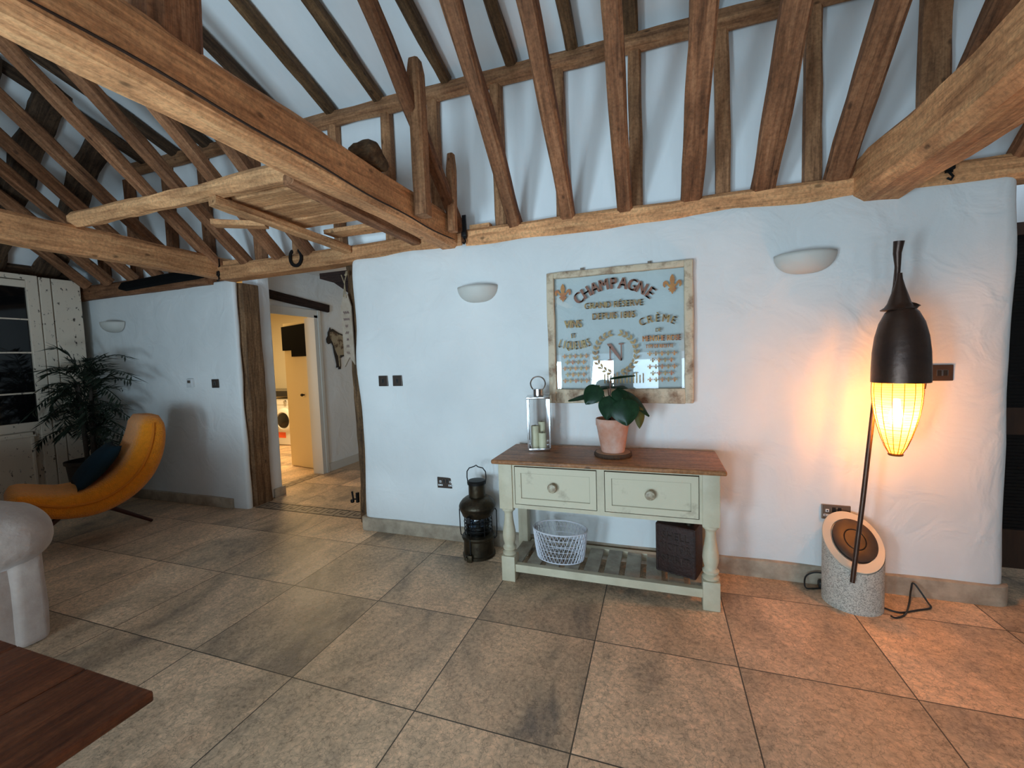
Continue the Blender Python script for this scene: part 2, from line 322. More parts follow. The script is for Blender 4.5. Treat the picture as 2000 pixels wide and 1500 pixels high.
def frame_mat(p0, p1, upv=(0, 0, 1)):
    p0, p1 = Vector(p0), Vector(p1); x = (p1-p0).normalized(); y = Vector(upv).cross(x)
    if y.length < 1e-4: y = Vector((0, 1, 0)).cross(x)
    y.normalize(); z = x.cross(y); mm = Matrix((x, y, z)).transposed().to_4x4(); mm.translation = p0; return mm, (p1-p0).length
def timber(name, p0, p1, w, h, m_, upv=(0, 0, 1), wob=.008, bend=0, seed=None, ch=.18, taper=0, parent=None):
    """hewn beam: local X along its length, w across, h in the up direction"""
    mm, L = frame_mat(p0, p1, upv); sd = seed if seed is not None else random.random()*100
    bm = new(); n = max(2, int(L/.11)); rings = []
    for i in range(n+1):
        t = i/n; x = L*t; f = 1-taper*t
        ring = []; c = ch*min(w, h)
        offy = noise.noise(Vector((x*1.1, sd, 0)))*bend; offz = noise.noise(Vector((x*1.1, sd, 9)))*bend
        for k_, (a, b) in enumerate([(-w/2+c, -h/2), (w/2-c, -h/2), (w/2, -h/2+c), (w/2, h/2-c), (w/2-c, h/2), (-w/2+c, h/2), (-w/2, h/2-c), (-w/2, -h/2+c)]):
            d = noise.noise(Vector((x*3.2, sd+k_*1.7, 3)))*wob
            s = 1 + d/(min(w, h)/2)
            ring.append(bm.verts.new((x, a*f*s+offy, b*f*s+offz)))
        rings.append(ring)
    for i in range(n):
        for k_ in range(8):
            bm.faces.new((rings[i][k_], rings[i][(k_+1) % 8], rings[i+1][(k_+1) % 8], rings[i+1][k_]))
    bm.faces.new(rings[0]); bm.faces.new(rings[-1][::-1])
    o = mk(name, bm, m_, parent); o.matrix_world = mm; return o
def tube(bm, pts, r, n=8, cap=True, close=False, mi=0):
    pts = [Vector(p) for p in pts]; rr = r if isinstance(r, (list, tuple)) else [r]*len(pts); rings = []; prev = None
    N = len(pts)
    for i, p in enumerate(pts):
        if close: d = (pts[(i+1) % N]-pts[i-1]).normalized()
        else: d = ((pts[min(i+1, N-1)])-(pts[max(i-1, 0)])).normalized()
        if prev is None:
            a = d.orthogonal().normalized()
        else:
            a = prev - d*prev.dot(d)
            a = a.normalized() if a.length > 1e-6 else d.orthogonal().normalized()
        prev = a; b = d.cross(a)
        rings.append([bm.verts.new(p + (a*math.cos(2*PI*k/n) + b*math.sin(2*PI*k/n))*rr[i]) for k in range(n)])
    for i in range(N if close else N-1):
        A, B = rings[i], rings[(i+1) % N]
        for k in range(n): bm.faces.new((A[k], A[(k+1) % n], B[(k+1) % n], B[k])).material_index = mi
    if cap and not close:
        bm.faces.new(rings[0][::-1]).material_index = mi; bm.faces.new(rings[-1]).material_index = mi
def lathe(bm, prof, n=32, M_=None, sx=1, sy=1, mi=0, cap=True):
    rings = []
    for r, z in prof:
        rings.append([bm.verts.new((max(r, 1e-4)*math.cos(2*PI*k/n)*sx, max(r, 1e-4)*math.sin(2*PI*k/n)*sy, z)) for k in range(n)])
    if M_ is not None:
        for ring in rings:
            for v in ring: v.co = M_ @ v.co
    for i in range(len(rings)-1):
        for k in range(n): bm.faces.new((rings[i][k], rings[i][(k+1) % n], rings[i+1][(k+1) % n], rings[i+1][k])).material_index = mi
    if cap: bm.faces.new(rings[0][::-1]).material_index = mi; bm.faces.new(rings[-1]).material_index = mi
def prism(bm, poly, d, M_=None, mi=0):
    """polygon in local XZ extruded along Y by d"""
    a = [bm.verts.new((x, 0, z)) for x, z in poly]; b = [bm.verts.new((x, d, z)) for x, z in poly]
    if M_ is not None:
        for v in a+b: v.co = M_ @ v.co
    n = len(poly); bm.faces.new(a).material_index = mi; bm.faces.new(b[::-1]).material_index = mi
    for i in range(n): bm.faces.new((a[i], b[i], b[(i+1) % n], a[(i+1) % n])).material_index = mi
def text_into(bm, s, size, M_, ext=.0015, cx=True, width=None, offset=0, mi=0, bold=0):
    cu = bpy.data.curves.new('t', 'FONT'); cu.body = s; cu.size = size; cu.extrude = ext; cu.offset = offset; cu.resolution_u = 3
    if cx: cu.align_x = 'CENTER'
    o = bpy.data.objects.new('t', cu); C.objects.link(o); dg = bpy.context.evaluated_depsgraph_get(); dg.update()
    me = bpy.data.meshes.new_from_object(o.evaluated_get(dg)); bpy.data.objects.remove(o); bpy.data.curves.remove(cu)
    sx = 1
    if width:
        xs = [v.co.x for v in me.vertices]; w0 = max(xs)-min(xs); sx = width/w0
    T = M_ @ Matrix(((sx, 0, 0, 0), (0, 0, -1, 0), (0, 1, 0, 0), (0, 0, 0, 1)))
    for dx in ((-bold, 0, bold) if bold else (0,)):
        vs = [bm.verts.new(T @ (v.co + Vector((dx/sx, 0, abs(dx)*.05)))) for v in me.vertices]
        for p in me.polygons:
            try: bm.faces.new([vs[i] for i in p.vertices]).material_index = mi
            except ValueError: pass
    bpy.data.meshes.remove(me)
def cr(P, n_=8):
    out = []
    for i in range(len(P)-1):
        p0 = P[max(i-1, 0)]; p1 = P[i]; p2 = P[i+1]; p3 = P[min(i+2, len(P)-1)]
        for k_ in range(n_):
            u = k_/n_; out.append(tuple(.5*((2*p1[j])+(-p0[j]+p2[j])*u+(2*p0[j]-5*p1[j]+4*p2[j]-p3[j])*u*u+(-p0[j]+3*p1[j]-3*p2[j]+p3[j])*u**3) for j in range(len(p1))))
    out.append(tuple(P[-1])); return out
def Tr(x, y, z): return Matrix.Translation((x, y, z))
def Rz(a): return Matrix.Rotation(a, 4, 'Z')
def Ry(a): return Matrix.Rotation(a, 4, 'Y')
def Rx(a): return Matrix.Rotation(a, 4, 'X')

# ---------------------------------------------------------------- room shell
bm = new(); box(bm, -8, 5.2, -3.4, 7.2, -.1, 0); struct(mk('floor', bm, 'floor'))
# main plaster wall with soft rounded ends and wavy face
bm = new(); rbox(bm, -2.44, 1.80, 2.985, 3.42, -.02, 2.352, r=.075, step=.09, disp=.028, dsc=2.3, seed=3); struct(mk('wall_main', bm, 'plaster', smooth='all'))
bm = new(); rbox(bm, -6.6, -3.94, 3.11, 3.165, -.02, 2.31, r=.05, step=.09, disp=.016, dsc=2.3, seed=7); rbox(bm, -6.6, -4.13, 3.12, 3.36, -.02, 2.3, r=.02); struct(mk('wall_left', bm, 'plaster', smooth='all'))
bm = new(); rbox(bm, -4.2, -3.985, 3.42, 3.575, 0, 2.5, r=.02, step=.1, disp=.006); struct(mk('wall_hall_stub', bm, 'plaster', smooth='all'))
# hall left wall with the utility doorway
bm = new(); box(bm, -4.32, -4.2, 3.60, 3.70, 0, 2.6); box(bm, -4.32, -4.2, 3.70, 4.42, 2.075, 2.6); box(bm, -4.32, -4.2, 4.42, 7.1, 0, 2.6); struct(mk('wall_hall_left', bm, 'plaster'))
bm = new(); box(bm, -2.5, -2.38, 3.42, 7.1, 0, 2.6); struct(mk('wall_hall_right', bm, 'plaster'))
bm = new(); box(bm, -4.2, -2.5, 7.0, 7.1, 0, 2.6); struct(mk('wall_hall_back', bm, 'plaster'))
bm = new(); box(bm, -4.32, -2.38, 3.36, 7.1, 2.6, 2.66); struct(mk('ceiling_hall', bm, 'plaster'))
# utility room
bm = new(); box(bm, -7.6, -4.32, 6.45, 6.55, 0, 2.6); box(bm, -7.7, -7.6, 3.3, 6.55, 0, 2.6); struct(mk('wall_utility', bm, 'cream_wall'))
bm = new(); box(bm, -7.6, -4.32, 3.37, 6.45, 2.56, 2.62); struct(mk('ceiling_utility', bm, 'cream_wall'))
bm = new(); box(bm, -7.6, -4.32, 3.38, 3.44, 0, 2.56); struct(mk('wall_utility_front', bm, 'cream_wall'))
# stud wall lining above the wall plate and sloping ceiling
bm = new(); box(bm, -6.6, 5.1, 3.17, 3.24, 2.40, 3.62); struct(mk('wall_upper', bm, 'ceil'))
tB = .34; zc = 3.62
def slope_slab(y0, z0, y1, z1, x0, x1, name):
    bm = new(); mm, L = frame_mat((x0, y0, z0), (x0, y1, z1), (0, 0, 1)); 
    vs = [bm.verts.new(p) for p in ((x0, y0, z0), (x1, y0, z0), (x1, y1, z1), (x0, y1, z1), (x0, y0, z0+.06), (x1, y0, z0+.06), (x1, y1, z1+.06), (x0, y1, z1+.06))]
    for f in ((0, 1, 2, 3), (4, 7, 6, 5), (0, 4, 5, 1), (1, 5, 6, 2), (2, 6, 7, 3), (3, 7, 4, 0)): bm.faces.new([vs[i] for i in f])
    return struct(mk(name, bm, 'ceil'))
slope_slab(3.24, zc, 0, zc+tB*3.24, -6.6, 5.1, 'ceiling')
slope_slab(0, zc+tB*3.24, -3.3, zc, -6.6, 5.1, 'ceiling_back')
# end walls and the wall behind the camera with its glazed openings
bm = new(); box(bm, -6.7, -6.6, -3.3, 3.2, 0, 4.9); struct(mk('wall_end', bm, 'plaster'))
bm = new(); box(bm, 5.0, 5.1, -3.3, 3.5, 0, 4.9); struct(mk('wall_right', bm, 'plaster'))
bm = new(); xs = [-6.6]
for a, b in WIN: xs += [a, b]
xs.append(5.0)
for i in range(0, len(xs), 2): box(bm, xs[i], xs[i+1], -1.92, -1.80, 0, 1.5)
box(bm, -6.6, 5.0, -1.92, -1.80, 1.5, 4.2)
for a, b in WIN: box(bm, a, b, -1.92, -1.80, 0, .1)
struct(mk('wall_back', bm, 'plaster'))
for i, (a, b) in enumerate(WIN):
    bm = new()
    for x in (a, b-.04): box(bm, x, x+.04, -1.89, -1.84, .1, 1.5)
    for z in (.1, 1.46): box(bm, a, b, -1.885, -1.845, z, z+.04)
    struct(mk('window_%d' % (i+1), bm, 'stud'))
# hipped end: sloping white lining with old rafters
bm = new(); box(bm, -.03, 3.2, -3.2, 3.2, -.04, 0, Tr(-6.58, 0, 2.42) @ Ry(-PI/4) @ Tr(0, 0, .0)); struct(mk('ceiling_hip', bm, 'ceil'))
# skirtings
def skirt(name, x0, x1, y0, y1, h, r=.03): 
    bm = new(); rbox(bm, x0, x1, y0, y1, 0, h, r=r, step=.4, k=2); return struct(mk(name, bm, 'skirt', smooth=True))
bm = new(); pl_ = [(-2.452, 3.42), (-2.452, 2.985), (-2.43, 2.962)] + [(x, 2.960+.006*math.sin(x*2.3)) for x in [-2.2+.2*i for i in range(20)]] + [(1.74+.075*math.sin(a), 3.035-.075*math.cos(a)) for a in [math.radians(q) for q in range(0, 91, 15)]] + [(1.815, 3.42)]
lo_ = [bm.verts.new((x, y, 0)) for x, y in pl_]; hi_ = [bm.verts.new((x, y, .108)) for x, y in pl_]
hi2 = [bm.verts.new((x*.9985+.0, y+.006 if y < 3.4 else y, .113)) for x, y in pl_]
for i in range(len(pl_)-1):
    bm.faces.new((lo_[i], lo_[i+1], hi_[i+1], hi_[i])); bm.faces.new((hi_[i], hi_[i+1], hi2[i+1], hi2[i]))
bm.faces.new((lo_[-1], lo_[0], hi_[0], hi_[-1])); bm.faces.new((hi_[-1], hi_[0], hi2[0], hi2[-1])); bm.faces.new(hi2); bm.faces.new(lo_)
struct(mk('baseboard_main', bm, 'skirt', smooth=True))
skirt('baseboard_left', -6.58, -4.13, 3.075, 3.14, .10, .006)
skirt('baseboard_hall_stub', -4.19, -3.965, 3.45, 3.595, .10, .006)['kind'] = 'structure'
bm = new(); box(bm, -4.2, -4.18, 4.46, 7.0, 0, .11); struct(mk('baseboard_hall', bm, 'trimw'))
# right hand opening: white lintel and the dark framed door beyond
bm = new(); box(bm, 1.7, 5.0, 3.5, 3.62, 2.165, 2.6); box(bm, 3.0, 5.0, 3.5, 3.62, 0, 2.165); struct(mk('wall_right_lintel', bm, 'plaster'))
d1 = struct(mk('door_1', (lambda b: (box(b, 1.86, 3.0, 3.50, 3.56, 2.09, 2.165), box(b, 1.72, 2.02, 3.50, 3.56, 0, 2.09), box(b, 2.9, 3.0, 3.50, 3.56, 0, 2.09), box(b, 2.02, 2.9, 3.505, 3.555, .86, 1.03), box(b, 2.02, 2.9, 3.505, 3.555, 0, .25), b)[-1])(new()), 'dkdoor'))
bm = new()
for z0, z1 in ((.25, .86), (1.03, 2.09)):
    box(bm, 2.02, 2.9, 3.525, 3.54, z0, z1)
    n_ = int((z1-z0)/.022)
    for i in range(n_): box(bm, 2.02, 2.9, 3.518, 3.526, z0+i*.022, z0+i*.022+.009)
mk('slatted_panel', bm, 'iron', d1)
# greek key strip inlaid in the floor of the doorway
bm = new(); box(bm, -3.93, -2.5, 3.175, 3.325, 0, .0018); o = struct(mk('trim_threshold', bm, 'inlay_l'))
bm = new(); z0, z1 = .0016, .0030
box(bm, -3.93, -2.5, 3.168, 3.180, z0, z1); box(bm, -3.93, -2.5, 3.322, 3.334, z0, z1)
for i in range(9):
    x = -3.9+i*.157; t_ = .010
    for (a, b, c, d_) in ((0, t_, .0, .145), (0, .105, .135, .145), (.095, .105, .045, .145), (.045, .105, .045, .055), (.045, .055, .045, .095)):
        box(bm, x+a, x+b, 3.178+c, 3.178+d_, z0, z1)
mk('greek_key', bm, 'inlay', o)
bm = new(); box(bm, -4.33, -4.17, 3.72, 4.37, 0, .0018); o = struct(mk('trim_threshold_utility', bm, 'inlay_l'))
bm = new()
for i in range(5):
    y = 3.74+i*.125
    for (a, b, c, d_) in ((0, .14, 0, .01), (.13, .14, 0, .09), (.05, .14, .08, .09), (.05, .06, .04, .09)): box(bm, -4.32+a, -4.32+b, y+c, y+d_, .0016, .003)
mk('greek_key', bm, 'inlay', o)

# ---------------------------------------------------------------- timber frame
ORD = ['first', 'second', 'third', 'fourth', 'fifth', 'sixth', 'seventh', 'eighth', 'ninth', 'tenth', 'eleventh', 'twelfth', 'thirteenth', 'fourteenth', 'fifteenth', 'sixteenth']
o = timber('wall_plate', (-3.95, 3.07, 2.352), (-1.395, 3.07, 2.372), .18, .135, 'beam', wob=.006); tag(o, 'pale oak wall plate spanning over the doorway with a horseshoe on it', 'beam')
o = timber('wall_plate', (-1.36, 3.07, 2.360), (4.9, 3.07, 2.350), .18, .135, 'beam', wob=.006); tag(o, 'long oak wall plate running above the wall with the sign and console', 'beam')
o = timber('wall_plate', (-6.55, 3.13, 2.34), (-4.2, 3.13, 2.35), .2, .15, 'rafter', wob=.008); tag(o, 'darker oak wall plate above the far left wall behind the palm', 'beam')
o = timber('purlin', (-5.35, 3.10, 3.565), (4.9, 3.10, 3.475), .085, .115, 'stud', upv=(0, .45, 1), wob=.006); tag(o, 'long thin oak purlin crossing above the row of white wall panels', 'beam')
# three tie beams
b1 = timber('tie_beam', (-1.50, -1.75, 2.405), (-1.51, 3.14, 2.412), .16, .22, 'beam', wob=.007, bend=.02, seed=11); tag(b1, 'thick pale oak tie beam running from upper left to the wall above the sconce', 'beam')
b2 = timber('tie_beam', (-4.02, -1.75, 2.405), (-4.02, 3.14, 2.405), .14, .20, 'beam', wob=.008, bend=.02, seed=21); tag(b2, 'far left pale oak tie beam ending beside the doorway post', 'beam')
bm = new(); tube(bm, [(-1.419+.002*math.sin(y_*7), y_, 2.335+.012*math.sin(y_*2.1)+.005*math.sin(y_*9)) for y_ in [.2+.08*i for i in range(35)]], [.0015]+[.0045]*33+[.0015], 6)
ck = mk('drying_crack', bm, 'crack', b1); ck.matrix_parent_inverse = b1.matrix_basis.inverted()
b3 = timber('tie_beam', (1.20, -1.75, 2.385), (1.20, 3.14, 2.395), .26, .27, 'beam', wob=.016, bend=.03, seed=31); tag(b3, 'heavy brown tie beam at upper right above the pod floor lamp', 'beam')
o = timber('tie_beam', (-1.53, 1.03, 2.50), (-1.53, 1.10, 4.1), .17, .18, 'rafter', upv=(1, 0, 0), wob=.006); o.name = 'king_post'; tag(o, 'thick brown post rising from the top of the pale tie beam at top left', 'post')
# wooden posts / cleats standing on the right face of the middle tie beam
o = timber('cleat_post', (-1.375, 2.40, 2.35), (-1.375, 2.38, 3.27), .10, .085, 'stud', upv=(1, 0, 0), wob=.006, bend=.012); tag(o, 'tall round-topped wooden upright fixed beside the middle tie beam end', 'post')
o = timber('cleat_post', (-1.388, 2.83, 2.37), (-1.388, 2.85, 2.92), .065, .06, 'stud', upv=(1, 0, 0), wob=.005); tag(o, 'short wooden peg upright nearest the wall on the middle tie beam', 'post')
for o_, tp in ((bpy.data.objects['cleat_post'], .92), (bpy.data.objects['cleat_post.001'], .55)):
    for v in o_.data.vertices:
        if v.co.x > tp-.045: v.co.y *= .74; v.co.z *= .74; v.co.x += .0
        elif v.co.x > tp-.15: v.co.x = tp-.075 if tp > .8 else v.co.x
bm = new(); rbox(bm, -.085, .085, -.07, .07, -.05, .055, r=.035, step=.03, disp=.05, dsc=14, seed=5); o = mk('wood_block', bm, 'post', loc=(-1.50, 2.02, 2.575), smooth='all'); tag(o, 'rough dark lump of wood lying on top of the middle tie beam', 'block')
# front rafters, rising from the plate over the room
FX = [-6.05, -5.65, -5.25, -4.86, -4.48, -3.98, -3.62, -3.22, -2.88, -1.405, -.965, -.578, -.188, .218, .615, .994, 1.40, 1.80, 2.2, 2.6]
FL = {-1.405: 'brown rafter rising beside the tall upright on the middle tie beam', 1.40: 'dark rafter rising half hidden behind the right tie beam', 1.80: 'short visible rafter right of the right tie beam', 2.2: 'rafter at the far right edge beyond the right tie beam', 2.6: 'rightmost rafter beyond the right tie beam'}
tF = .87
vis = [x for x in FX if -1.0 < x < 1.0]; lefts = [x for x in FX if x < -2.8]
for i, x in enumerate(FX):
    tmax = 2.1 if x < 1 else 2.1
    if x < -4.85: tmax = min(2.1, (x+6.58-.12)/tF)
    tmax = max(tmax, .35)
    wd = .078 if x == -1.405 else .098
    if x in (.218, .615, .994): wd = .125
    o = timber('rafter', (x, 3.03, 2.41), (x+random.uniform(-.02, .02), 3.03-tmax, 2.41+tF*tmax), wd, .09, 'rafter', wob=.008, bend=.012, upv=(0, .66, .75))
    if x in FL: lab = FL[x]
    elif x in vis: lab = 'front rafter above the sign wall, %s to the right of the tall upright' % ORD[vis.index(x)]
    else: lab = 'front rafter of the left bay, %s leftwards from the middle tie beam' % ORD[len(lefts)-1-lefts.index(x)]
    tag(o, lab, 'rafter', 'front rafters rising from the wall plate')
# studs between plate and purlin
SX = [-5.89, -5.36, -4.76, -4.23, -3.56, -3.10, -2.62, -2.10, -1.66, -1.11, -.64, -.125, .41, .905, 1.48, 2.05, 2.6]
for i, x in enumerate(SX):
    zb = 2.415; zt = 3.50 - .009*(x+1)
    if x < -5.3: zt = 2.42 + (x+6.58) - .16
    o = timber('wall_stud', (x, 3.125, zb), (x+random.uniform(-.015, .015), 3.125, zt), .085 if x != 1.48 else .13, .09, 'stud' if x > -3.3 else 'rafter', upv=(0, 1, 0), wob=.006, bend=.008)
    if x > 1.4: lab = 'upright stud right of the right tie beam, %s along' % ORD[[1.48, 2.05, 2.6].index(x)]
    elif x > -1.4: lab = 'upright stud between white panels, %s right of the middle tie beam' % ORD[[s for s in SX if -1.4 < s < 1.4].index(x)]
    else:
        ll = [s for s in SX if s < -1.4][::-1]; lab = 'upright stud between white panels, %s left of the middle tie beam end' % ORD[ll.index(x)]
    tag(o, lab, 'stud', 'upright studs above the wall plate')
# back rafters under the ceiling
BX = [-5.0, -4.55, -4.1, -3.66, -3.1, -2.62, -2.14, -1.52, -.985, -.54, -.14, .33, .8, 1.3]
for i, x in enumerate(BX):
    L_ = 3.0
    if x < -4.3: L_ = 2.2
    o = timber('ceiling_rafter', (x, 3.10, 3.60-.0), (x, 3.10-L_, 3.60+tB*L_-.0), .085, .085, 'old' if x < -2.7 else 'post', wob=.010, bend=.015)
    if x < -1.6: lab = 'dark rafter under the ceiling, %s left of the middle tie beam end' % ORD[[s for s in BX if s < -1.6][::-1].index(x)]
    else: lab = 'dark rafter above the purlin, %s from the left over the sign wall' % ORD[[s for s in BX if s > -1.6].index(x)]
    tag(o, lab, 'rafter', 'dark rafters lying against the sloping ceiling')
# hip rafters at the far left end
for i, y in enumerate([2.80, 2.38, 1.95, 1.5, 1.05]):
    o = timber('hip_rafter', (-6.40, y, 2.46), (-6.40+1.5, y, 2.46+1.5), .20, .10, 'old', upv=(-1, 0, 1), wob=.02, bend=.03)
    tag(o, 'blackened rafter of the far left end slope, %s out from the corner' % ORD[i], 'rafter', 'blackened rafters of the sloping left end')
o = timber('hip_plate', (-6.38, 3.0, 2.535), (-6.38, 0.2, 2.535), .14, .12, 'old'); tag(o, 'blackened beam along the left end just above the chipped cupboard', 'beam')
# log purlin with planks on it between the tie beams
o = timber('log', (-4.02, 1.98, 2.555), (-1.60, 1.98, 2.555), .105, .105, 'plank', wob=.020, bend=.035, ch=.29, seed=8); tag(o, 'rough pale round log bridging the two left tie beams', 'log')
for i, (ya, yb, xa) in enumerate([(2.08, 2.25, -2.72), (2.265, 2.47, -2.78), (2.49, 2.66, -2.62), (2.78, 2.93, -2.50)]):
    o = timber('loft_plank', (xa, (ya+yb)/2, 2.538-(ya-2.08)*.06), (-1.60, (ya+yb)/2+.02, 2.538-(ya-2.08)*.06), yb-ya, .03, 'plank', wob=.004, ch=.1)
    tag(o, 'loose loft board over the doorway, %s out from the wall' % ORD[3-i], 'plank', 'loose boards on the poles over the doorway')
o = timber('loft_pole', (-2.60, 1.96, 2.485), (-2.43, 2.97, 2.39), .085, .06, 'plank', wob=.008, bend=.02); tag(o, 'sloping hewn pole under the boards, left one ending over the doorway', 'pole')
o = timber('loft_pole', (-1.91, 1.90, 2.485), (-1.78, 2.97, 2.39), .085, .07, 'rafter', wob=.008, bend=.03); tag(o, 'sloping curved pole under the boards, right one nearest the middle tie beam', 'pole')
o = timber('loft_offcut', (-2.95, 2.22, 2.46), (-2.66, 2.40, 2.46), .10, .03, 'plank', wob=.006); tag(o, 'short pale board end sticking out left of the left loft pole', 'plank')
bm = new(); box(bm, -1.33, -1.17, 3.0, 3.06, 2.425, 2.455); o = mk('packing_board', bm, 'plank'); tag(o, 'small split board resting on the wall plate by the middle tie beam end', 'board')
bm = new(); box(bm, -3.93, -3.72, 3.02, 3.09, 2.42, 2.46); o = mk('packing_board', bm, 'beam'); tag(o, 'small board resting on the wall plate beside the left tie beam', 'board')
# iron fixings
def iron_hook(x, y, z, label):
    bm = new(); box(bm, -.015, .015, -.006, .006, -.05, .12); tube(bm, [(0, -.004, -.05), (.012, -.012, -.075), (0, -.02, -.095), (-.012, -.012, -.08)], .006, 6)
    rbox(bm, -.02, .02, -.02, .01, -.04, .0, r=.006); tag(mk('iron_strap', bm, 'iron', loc=(x, y, z), smooth=True), label, 'iron strap')
iron_hook(-1.355, 2.96, 2.40, 'black iron strap with hook at the wall end of the middle tie beam')
iron_hook(1.475, 2.955, 2.40, 'black iron strap under the wall end of the right tie beam')
iron_hook(-3.945, 2.985, 2.36, 'black iron strap beside the wall end of the left tie beam')
# doorway posts
o = timber('door_post', (-4.03, 3.295, 0), (-4.02, 3.295, 2.285), .19, .24, 'dpost', upv=(0, 1, 0), wob=.012, bend=.01, seed=44); o.location.x -= .0; tag(o, 'stout dark oak post on the left side of the doorway', 'post')
o.location.x += .0
o = timber('door_post', (-2.52, 3.16, 0), (-2.50, 3.14, 2.29), .10, .12, 'post', upv=(0, 1, 0), wob=.02, bend=.04, seed=50); tag(o, 'slim ragged dark post on the right side of the doorway', 'post')
bm = new(); prism(bm, [(-.50, .12), (0, .12), (0, -.20), (-.10, -.155), (-.22, -.06), (-.34, .02), (-.50, .07)], .09); o = mk('curved_brace', bm, 'dark', loc=(-2.47, 3.22, 2.17)); tag(o, 'dark curved timber brace in the top right corner of the doorway', 'brace')
bm = new(); box(bm, -.02, 0, -.012, .012, 0, .09); tube(bm, [(-.01, 0, .03), (-.05, -.01, .03), (-.06, -.01, .10)], .009, 8); rbox(bm, -.075, -.045, -.025, .005, -.005, .03, r=.01)
tag(mk('door_catch', bm, 'iron', loc=(-2.565, 3.09, .19), smooth=True), 'black iron catch low on the right doorway post', 'catch')
# horseshoe
bm = new(); pts = [(.058*math.sin(a)*(1.0), 0, -.062*math.cos(a)+(.0 if abs(a) < 1.9 else 0)) for a in [math.radians(d) for d in range(-150, 151, 12)]]
rings = []
for i, p in enumerate(pts):
    a = math.radians(-150+12*i); c = Vector((math.sin(a), 0, -math.cos(a)*1.15)); q = Vector((c.x*.062, 0, c.z*.062)); nn = Vector((c.x, 0, c.z)).normalized()
    w_ = .013 if i not in (0, len(pts)-1) else .010
    rings.append([bm.verts.new(q + nn*w_*s + Vector((0, t, 0))) for s, t in ((-1, -.006), (1, -.006), (1, .006), (-1, .006))])
for i in range(len(rings)-1):
    for k in range(4): bm.faces.new((rings[i][k], rings[i][(k+1) % 4], rings[i+1][(k+1) % 4], rings[i+1][k]))
bm.faces.new(rings[0]); bm.faces.new(rings[-1]); o = mk('horseshoe', bm, 'iron', loc=(-2.985, 2.968, 2.385), smooth=True); tag(o, 'dark iron horseshoe nailed to the beam over the doorway', 'horseshoe')
bm = new(); tube(bm, [(-5.44, 3.0, 2.33), (-5.34, 3.0, 2.34), (-4.7, 2.98, 2.355), (-4.2, 2.965, 2.36), (-4.10, 2.965, 2.335)], [.016, .050, .052, .052, .020], 8); o = mk('rolled_bundle', bm, 'mesh', smooth=True); tag(o, 'long black tapered rolled bundle lying along the top of the left wall', 'bundle')

# ---------------------------------------------------------------- doorway contents
# pennant sign on twine
t = thing('pennant_sign', 'narrow pale wooden swallowtail sign hanging on twine in the doorway', 'sign', (-2.545, 3.045, 2.16))
bm = new(); prism(bm, [(-.022, -.12), (.022, -.12), (.053, -.22), (.062, -.73), (.010, -.66), (-.048, -.745), (-.055, -.22)], .012); mk('board', bm, 'signw', t)
bm = new(); tube(bm, [(.03, .006, .07), (0, .006, 0), (-.015, -.004, -.14)], .004, 6); tube(bm, [(-.03, .0, .05), (-.005, .006, -.03), (.012, -.004, -.15)], .004, 6); tube(bm, [(.03, 0, .07), (.035, -.01, .05), (.022, -.012, .035)], .011, 6)
mk('twine', bm, 'twine', t, smooth=True)
bm = new()
bm.free()
for k_, (w_, nl) in enumerate([(.030, 5), (.032, 5), (.014, 2), (.018, 3), (.010, 2), (.016, 2), (.016, 2)]):
    z = -.275-k_*.058; pts = [(-w_+2*w_*i/(nl*4), -.001, z+.013*math.sin(i*PI/2+k_)) for i in range(nl*4+1)]; bm = new(); tube(bm, pts, .0022, 5)
    mk('lettering', bm, 'ink', t)
# utility doorway: casing, lintel, leaf
d2 = struct(mk('door_2', (lambda b: (box(b, -4.205, -4.175, 4.385, 4.485, 0, 2.075), box(b, -4.205, -4.175, 3.64, 4.485, 2.045, 2.14), box(b, -4.205, -4.175, 3.64, 3.73, 0, 2.05), box(b, -4.34, -4.205, 4.385, 4.41, 0, 2.045), box(b, -4.34, -4.205, 3.705, 3.73, 0, 2.045), box(b, -4.185, -4.165, 4.445, 4.485, 0, 2.14), b)[-1])(new()), 'trimw'))
lm = Tr(-4.34, 4.56, .01) @ Rz(math.radians(170)) 
bm = new(); box(bm, 0, .66, -.02, .02, 0, 2.02, lm); lf = mk('door_leaf', bm, 'doory', d2)
bm = new(); lathe(bm, [(.01, 0), (.012, .02), (.022, .035), (.016, .05)], 12, lm @ Tr(.28, .02, 1.02) @ Rx(-PI/2)); mk('door_knob', bm, 'iron', lf, smooth=True)
o = timber('lintel', (-4.19, 3.62, 2.275), (-4.19, 4.66, 2.185), .05, .10, 'dark', wob=.002); tag(o, 'nearly black timber lintel over the utility room door', 'lintel')
bm = new(); prism(bm, [(.14, 1.55), (.46, 1.55), (.46, 1.64), (.655, 1.64), (.655, 1.97), (.14, 1.99)], .03, lm @ Tr(0, .022, 0)); tag(mk('black_hanging', bm, 'mesh'), 'black fabric organiser hanging high on the open cream door', 'organiser')
